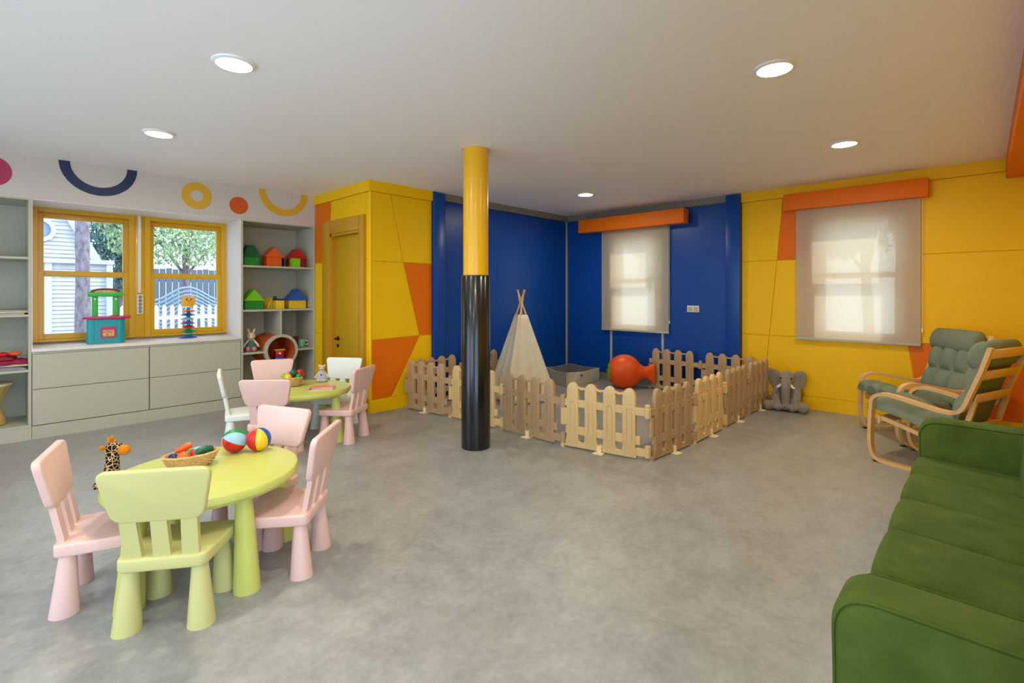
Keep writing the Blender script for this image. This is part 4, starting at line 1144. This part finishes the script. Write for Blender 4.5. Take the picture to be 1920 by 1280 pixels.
for s in (-1, 1):
    MB().ball((s * .042, -.012, .182), (.022, .007, .011), 12, 8, rot=(0, -s * .35, 0)).build('ear', tanp, T)
    MB().ball((s * .012, -.004, .208), (.007, .007, .017), 10, 8).build('horn', tanp, T)
    MB().ball((s * .024, .028, .180), .0045, 8, 6).build('eye', TOY['black'], T)
    MB().ball((s * .041, .104, .016), (.017, .014, .015), 12, 8).build('hoof', tanp, T)
# ------------------------------------------------------------------ things on the rear table
b2x, b2y = 1.985, 4.79
basket('round wicker basket of toy fruit on the rear table', b2x, b2y, ZT, .062, .085, .075, 1, 1, 0, False)
gv = 'toy fruit in the round basket'
for nm, l, c, u, v, z, r in (('toy_apple', 'dark green toy apple on top of the round basket', 'darkgreen', .0, -.015, .125, .034), ('toy_lime', 'teal-green toy lime at the right of the round basket', 'green', .045, -.03, .09, .030),
                             ('toy_apple', 'bright red toy apple at the back of the round basket', 'red', .055, .03, .115, .036), ('toy_lemon', 'yellow toy lemon at the front of the round basket', 'yellow', -.045, -.02, .085, .036),
                             ('toy_plum', 'dark red toy plum hanging over the right rim of the round basket', 'darkred', .092, -.012, .098, .026), ('toy_pear', 'lime toy pear over the left rim of the round basket', 'lime', -.082, -.005, .100, .026),
                             ('toy_peach', 'orange toy peach at the back left of the round basket', 'orange', -.025, .045, .10, .034)):
    rr, uu = .957, .29
    tag(MB().ball((0, 0, 0), r, 16, 12).build(nm, TOY[c], None, (b2x + u * .92 + v * .39, b2y - u * .39 + v * .92, ZT + z)), l, 'toy fruit', gv)
T = thing('mouse_doll', 'soft mouse doll in a lavender dress on the rear table', 'doll', (2.285, 4.83, ZT), face((-.55, -.83)))
b = MB(); b.ball((0, 0, .03), (.05, .045, .03)); b.ball((0, .0, .135), (.030, .030, .028)); b.ball((0, .03, .128), (.014, .014, .012)); b.tube([(0, 0, .04), (0, 0, .12)], .02, 10)
for s in (-1, 1):
    b.tube([(s * .02, 0, .095), (s * .05, .01, .06), (s * .068, .015, .035)], [.013, .012, .012], 10); b.ball((s * .026, -.006, .158), (.012, .006, .012)); b.tube([(s * .02, .03, .016), (s * .03, .07, .014)], .014, 10)
b.build('body', M('cream_plush', (222, 192, 150), .95, bump=.3, bscale=200), T, remesh=.006)
MB().lathe([(.024, .108), (.04, .075), (.055, .035), (.06, .006)], 22, cap=False).build('dress', M('lavender_cloth', (176, 180, 200), .9, bump=.2, bscale=200), T)
MB().ball((0, .046, .072), .008, 10, 8).build('dress_button', TOY['navy'], T)
for s in (-1, 1): MB().ball((s * .014, .026, .142), .0045, 8, 6).build('eye', TOY['black'], T)
mz = ZT
for k, (c, w, d, h, r, dx, dy, l) in enumerate((('magred', .21, .15, .006, -.55, 0, 0, 'red-covered picture magazine at the bottom of the pile on the rear table'), ('magblack', .19, .14, .005, -.40, .015, .01, 'black and white picture magazine in the middle of the pile on the rear table'), ('magpink', .19, .14, .004, -.62, .035, .03, 'pink and orange picture magazine on top of the pile on the rear table'))):
    T = thing('magazine', l, 'magazine', (2.095 + dx, 4.44 + dy, mz), r, 'magazines on the rear table')
    MB().box(-w / 2, -d / 2, .0006, w / 2 - .002, d / 2 - .002, h - .0006).build('pages', TOY['white'], T)
    cm = {'magred': M('red_cover', (210, 44, 50), .3, rgb2=(230, 120, 110), vscale=12), 'magblack': M('mono_cover', (26, 28, 30), .3, rgb2=(226, 224, 214), vscale=14), 'magpink': M('pink_cover', (236, 100, 130), .3, rgb2=(240, 150, 70), vscale=11)}[c]
    m = MB(); m.box(-w / 2, -d / 2, 0, w / 2, d / 2, .0006); m.box(-w / 2, -d / 2, h - .0006, w / 2, d / 2, h); m.box(-w / 2 - .0006, -d / 2, 0, -w / 2, d / 2, h); m.build('cover', cm, T, smooth=0)
    mz += h + .0004

# ------------------------------------------------------------------ outdoors
ground = struct(wallbox((-8, 7.16, -.25, 14, 24, -.2), (XW + .36, -8, -.25, 16, 7.15, -.2)).build('ground', M('garden_paving', (170, 166, 158), .9, var=.15, vscale=1.5)))
siding = M('white_siding', (172, 172, 174), .6); bark = M('pine_bark', (86, 78, 82), .95, rgb2=(140, 132, 138), vscale=22, bump=1.0, bscale=30, stretch=(1, 1, .4), spec=.1)
leafA = M('pale_leaves', (120, 150, 112), .8, rgb2=(170, 184, 132), vscale=2); leafB = M('blue_green_leaves', (70, 112, 112), .8, rgb2=(112, 150, 140), vscale=2)
T = thing('neighbour_house', 'white clapboard gable house with round window seen through the left window', 'house', (.2, 13.0, -.2))
def slope(z): return 1.48 - (z - 1.955) / 2.07
m = MB()
for k in range(62):
    z0 = -.2 + .078 * k; z1 = z0 + .080; zc = (z0 + z1) / 2
    if zc < 1.955: continue
    xr = slope(zc)
    if xr < -1.2: break
    m.add([(-3.0 - .2, .0, z0 + .2), (xr - .2, .0, z0 + .2), (xr - .2, .02, z1 + .2), (-3.0 - .2, .02, z1 + .2), (xr - .2, .04, z0 + .2), (-3.2, .04, z0 + .2)], [[0, 1, 2, 3], [0, 1, 4, 5]])
m.build('gable_siding', siding, T, smooth=0)['kind'] = 'stuff'
m = MB()
for k in range(28):
    z0 = -.2 + .078 * k
    m.add([(-3.2, -.25, z0 + .2), (1.44, -.25, z0 + .2), (1.44, -.23, z0 + .28), (-3.2, -.23, z0 + .28), (1.44, -.2, z0 + .2), (-3.2, -.2, z0 + .2)], [[0, 1, 2, 3], [0, 1, 4, 5]])
m.build('porch_siding', siding, T, smooth=0)['kind'] = 'stuff'
wallbox((-3.2, .05, 0, 1.25, .2, 2.2)).build('wall', siding, T)
m = MB(); m.prism([(slope(1.95) - .2 + .07, 2.15), (slope(6) - .2 + .07, 6.2), (slope(6) - .2 - .07, 6.2), (slope(1.95) - .2 - .09, 2.15)], -.06, .10, 'y'); m.build('roof_edge_board', siding, T)
wallbox((.46, -.29, 0, .56, -.24, 2.16)).build('corner_board', siding, T); wallbox((-3.2, -.32, 2.14, 1.48, -.2, 2.22)).build('porch_cap', siding, T); wallbox((1.36, -.30, 0, 1.46, -.2, 2.2)).build('corner_board', siding, T)
rw = MB().lathe([(.16, -.05), (.235, -.05), (.235, .02), (.16, .02)], 36, (.40, -.01, 2.78), cap=False, tilt=Matrix.Rotation(-PI / 2, 3, 'X')).build('round_window_trim', siding, T)
MB().lathe([(.001, -.02), (.165, -.02)], 36, (.40, -.01, 2.78), cap=False, tilt=Matrix.Rotation(-PI / 2, 3, 'X')).build('round_window_glass', M('dull_glass', (110, 128, 156), .15), T)
def leaves(c, R, n, size, seed):
    rnd = random.Random(seed); m = MB(); vs = []; fs = []
    for i in range(n):
        while True:
            p = Vector((rnd.uniform(-1, 1), rnd.uniform(-1, 1), rnd.uniform(-1, 1)))
            if .25 < p.length < 1: break
        p = Vector((p.x * R[0], p.y * R[1], p.z * R[2])) + Vector(c)
        q = Euler((rnd.uniform(0, 6.3), rnd.uniform(0, 6.3), rnd.uniform(0, 6.3))).to_matrix(); s = size * rnd.uniform(.6, 1.3)
        o = len(vs)
        vs += [tuple(p + q @ Vector(w)) for w in ((-s, 0, 0), (0, -s * .45, .1 * s), (s, 0, 0), (0, s * .45, .1 * s))]; fs.append([o, o + 1, o + 2, o + 3])
    m.v = vs; m.f = fs; m.m = [0] * len(fs); return m
def tree(label, x, y, r, h, crowns, lm, lean=(0, 0), n=2600, size=.07, seed=1):
    T = thing('tree', label, 'tree', (x, y, -.2))
    P = smooth_path([(0, 0, 0), (lean[0] * .3, lean[1] * .3, h * .35), (lean[0] * .7, lean[1] * .7, h * .7), (lean[0], lean[1], h)], 6)
    m = MB(); m.tube(P, [r * (1.12 - .5 * k / (len(P) - 1)) * (1 + .06 * math.sin(5 * k)) for k in range(len(P))], 16); m.build('trunk', bark, T, smooth=60)
    for k, (cx, cy, cz, rx_, ry_, rz_) in enumerate(crowns):
        b = MB(); b.tube(smooth_path([(lean[0] * .6, lean[1] * .6, h * .62), (cx * .5, cy * .5, (h * .62 + cz) / 2), (cx, cy, cz)], 4), [r * .4 * (1 - .09 * q) for q in range(9)], 8); b.build('branch', bark, T)
        f = leaves((cx, cy, cz), (rx_, ry_, rz_), n, size, seed + k).build('foliage', lm, T, smooth=0); f['kind'] = 'stuff'
tree('tall rough-barked pine trunk standing before the white house', 1.0, 10.5, .10, 5.2, [(.3, .5, 5.0, 1.2, 1.2, .7)], leafA, (-.03, 0), 1500, .08, 3)
tree('pale green leafy tree seen through the right half of the window', 3.2, 14.2, .10, 3.2, [(-.9, 0, 3.5, .9, .9, .9), (.3, .2, 3.4, 1.1, .9, .9), (-.1, -.5, 2.7, 1.5, .7, .5), (1.4, .4, 3.6, .9, .9, .9)], leafA, (.1, 0), 2600, .05, 11)
tree('blue-green bushy tree between the house and the pale tree', 2.1, 15.2, .09, 3.0, [(0, 0, 2.3, .55, .5, .8), (.2, .3, 3.6, .8, .8, .7), (-.1, 0, 3.0, .5, .6, .6)], leafB, (0, 0), 2600, .05, 21)
tree('blue-green tree at the right edge of the window view', 4.9, 15.0, .09, 3.0, [(0, 0, 2.7, .7, .6, .9), (.3, .3, 3.8, .9, .8, .8)], leafB, (0, 0), 2600, .05, 31)
tree('tree outside the blind in the yellow wall', 9.6, 1.3, .08, 3.0, [(0, -.1, 3.0, .8, .9, .8), (.1, .6, 2.6, .6, .6, .5)], leafB, (0, .1), 1300, .07, 41)
tree('tree outside the blind in the blue corner', 10.2, 5.2, .08, 3.0, [(0, -.2, 2.4, .7, .7, 1.0), (.2, .4, 3.0, .7, .7, .6)], leafB, (0, .1), 1300, .07, 51)
T = thing('picket_fence', 'white wooden picket fence behind the cat tower', 'fence', (1.5, 10.5, -.2))
pk = MB().prism(rpoly([(-.03, .0), (.03, .0), (.03, 1.30), (0, 1.345), (-.03, 1.30)], [0, 0, .02, .03, .02], 3), 0, .02, 'y').mesh('picket', TOY['white'])
for k in range(18): obj('picket', pk, T, (.118 * k, 0, .02))
for z in (.45, 1.10): MB().box(-.05, .02, z, 2.1, .05, z + .06).build('rail', TOY['white'], T)
wv = M('slate_blue_metal', (112, 134, 148), .5)
T = thing('wave_railing', 'slate blue wavy playground railing behind the picket fence', 'railing', (1.9, 11.6, -.2))
for k in range(9):
    pts = [(x * .05, 0, .95 + .075 * k + .13 * math.sin(x * .05 * 5.2 + 3.3 + .05 * k)) for x in range(0, 34)]
    MB().tube(pts, .022, 8).build('wave_bar', wv, T)
for x in (.02, .55, 1.1, 1.62): MB().lathe([(.025, 0), (.025, 1.5)], 10, (x, .03, 0)).build('post', wv, T)
T = thing('boundary_fence', 'dark weathered board fence at the far end of the garden', 'fence', (2.0, 17.5, -.2))
bd = MB().box(-.075, 0, 0, .075, .03, 2.28, .004, 1).mesh('board', M('weathered_boards', (92, 104, 116), .9, var=.3, vscale=6, stretch=(1, 1, .2)))
for k in range(30): obj('board', bd, T, (.16 * k, 0, (.0, .02, -.01)[k % 3] + .01))
for z in (.4, 1.9): MB().box(-.08, .03, z, 4.75, .07, z + .09).build('rail', greytrim, T)
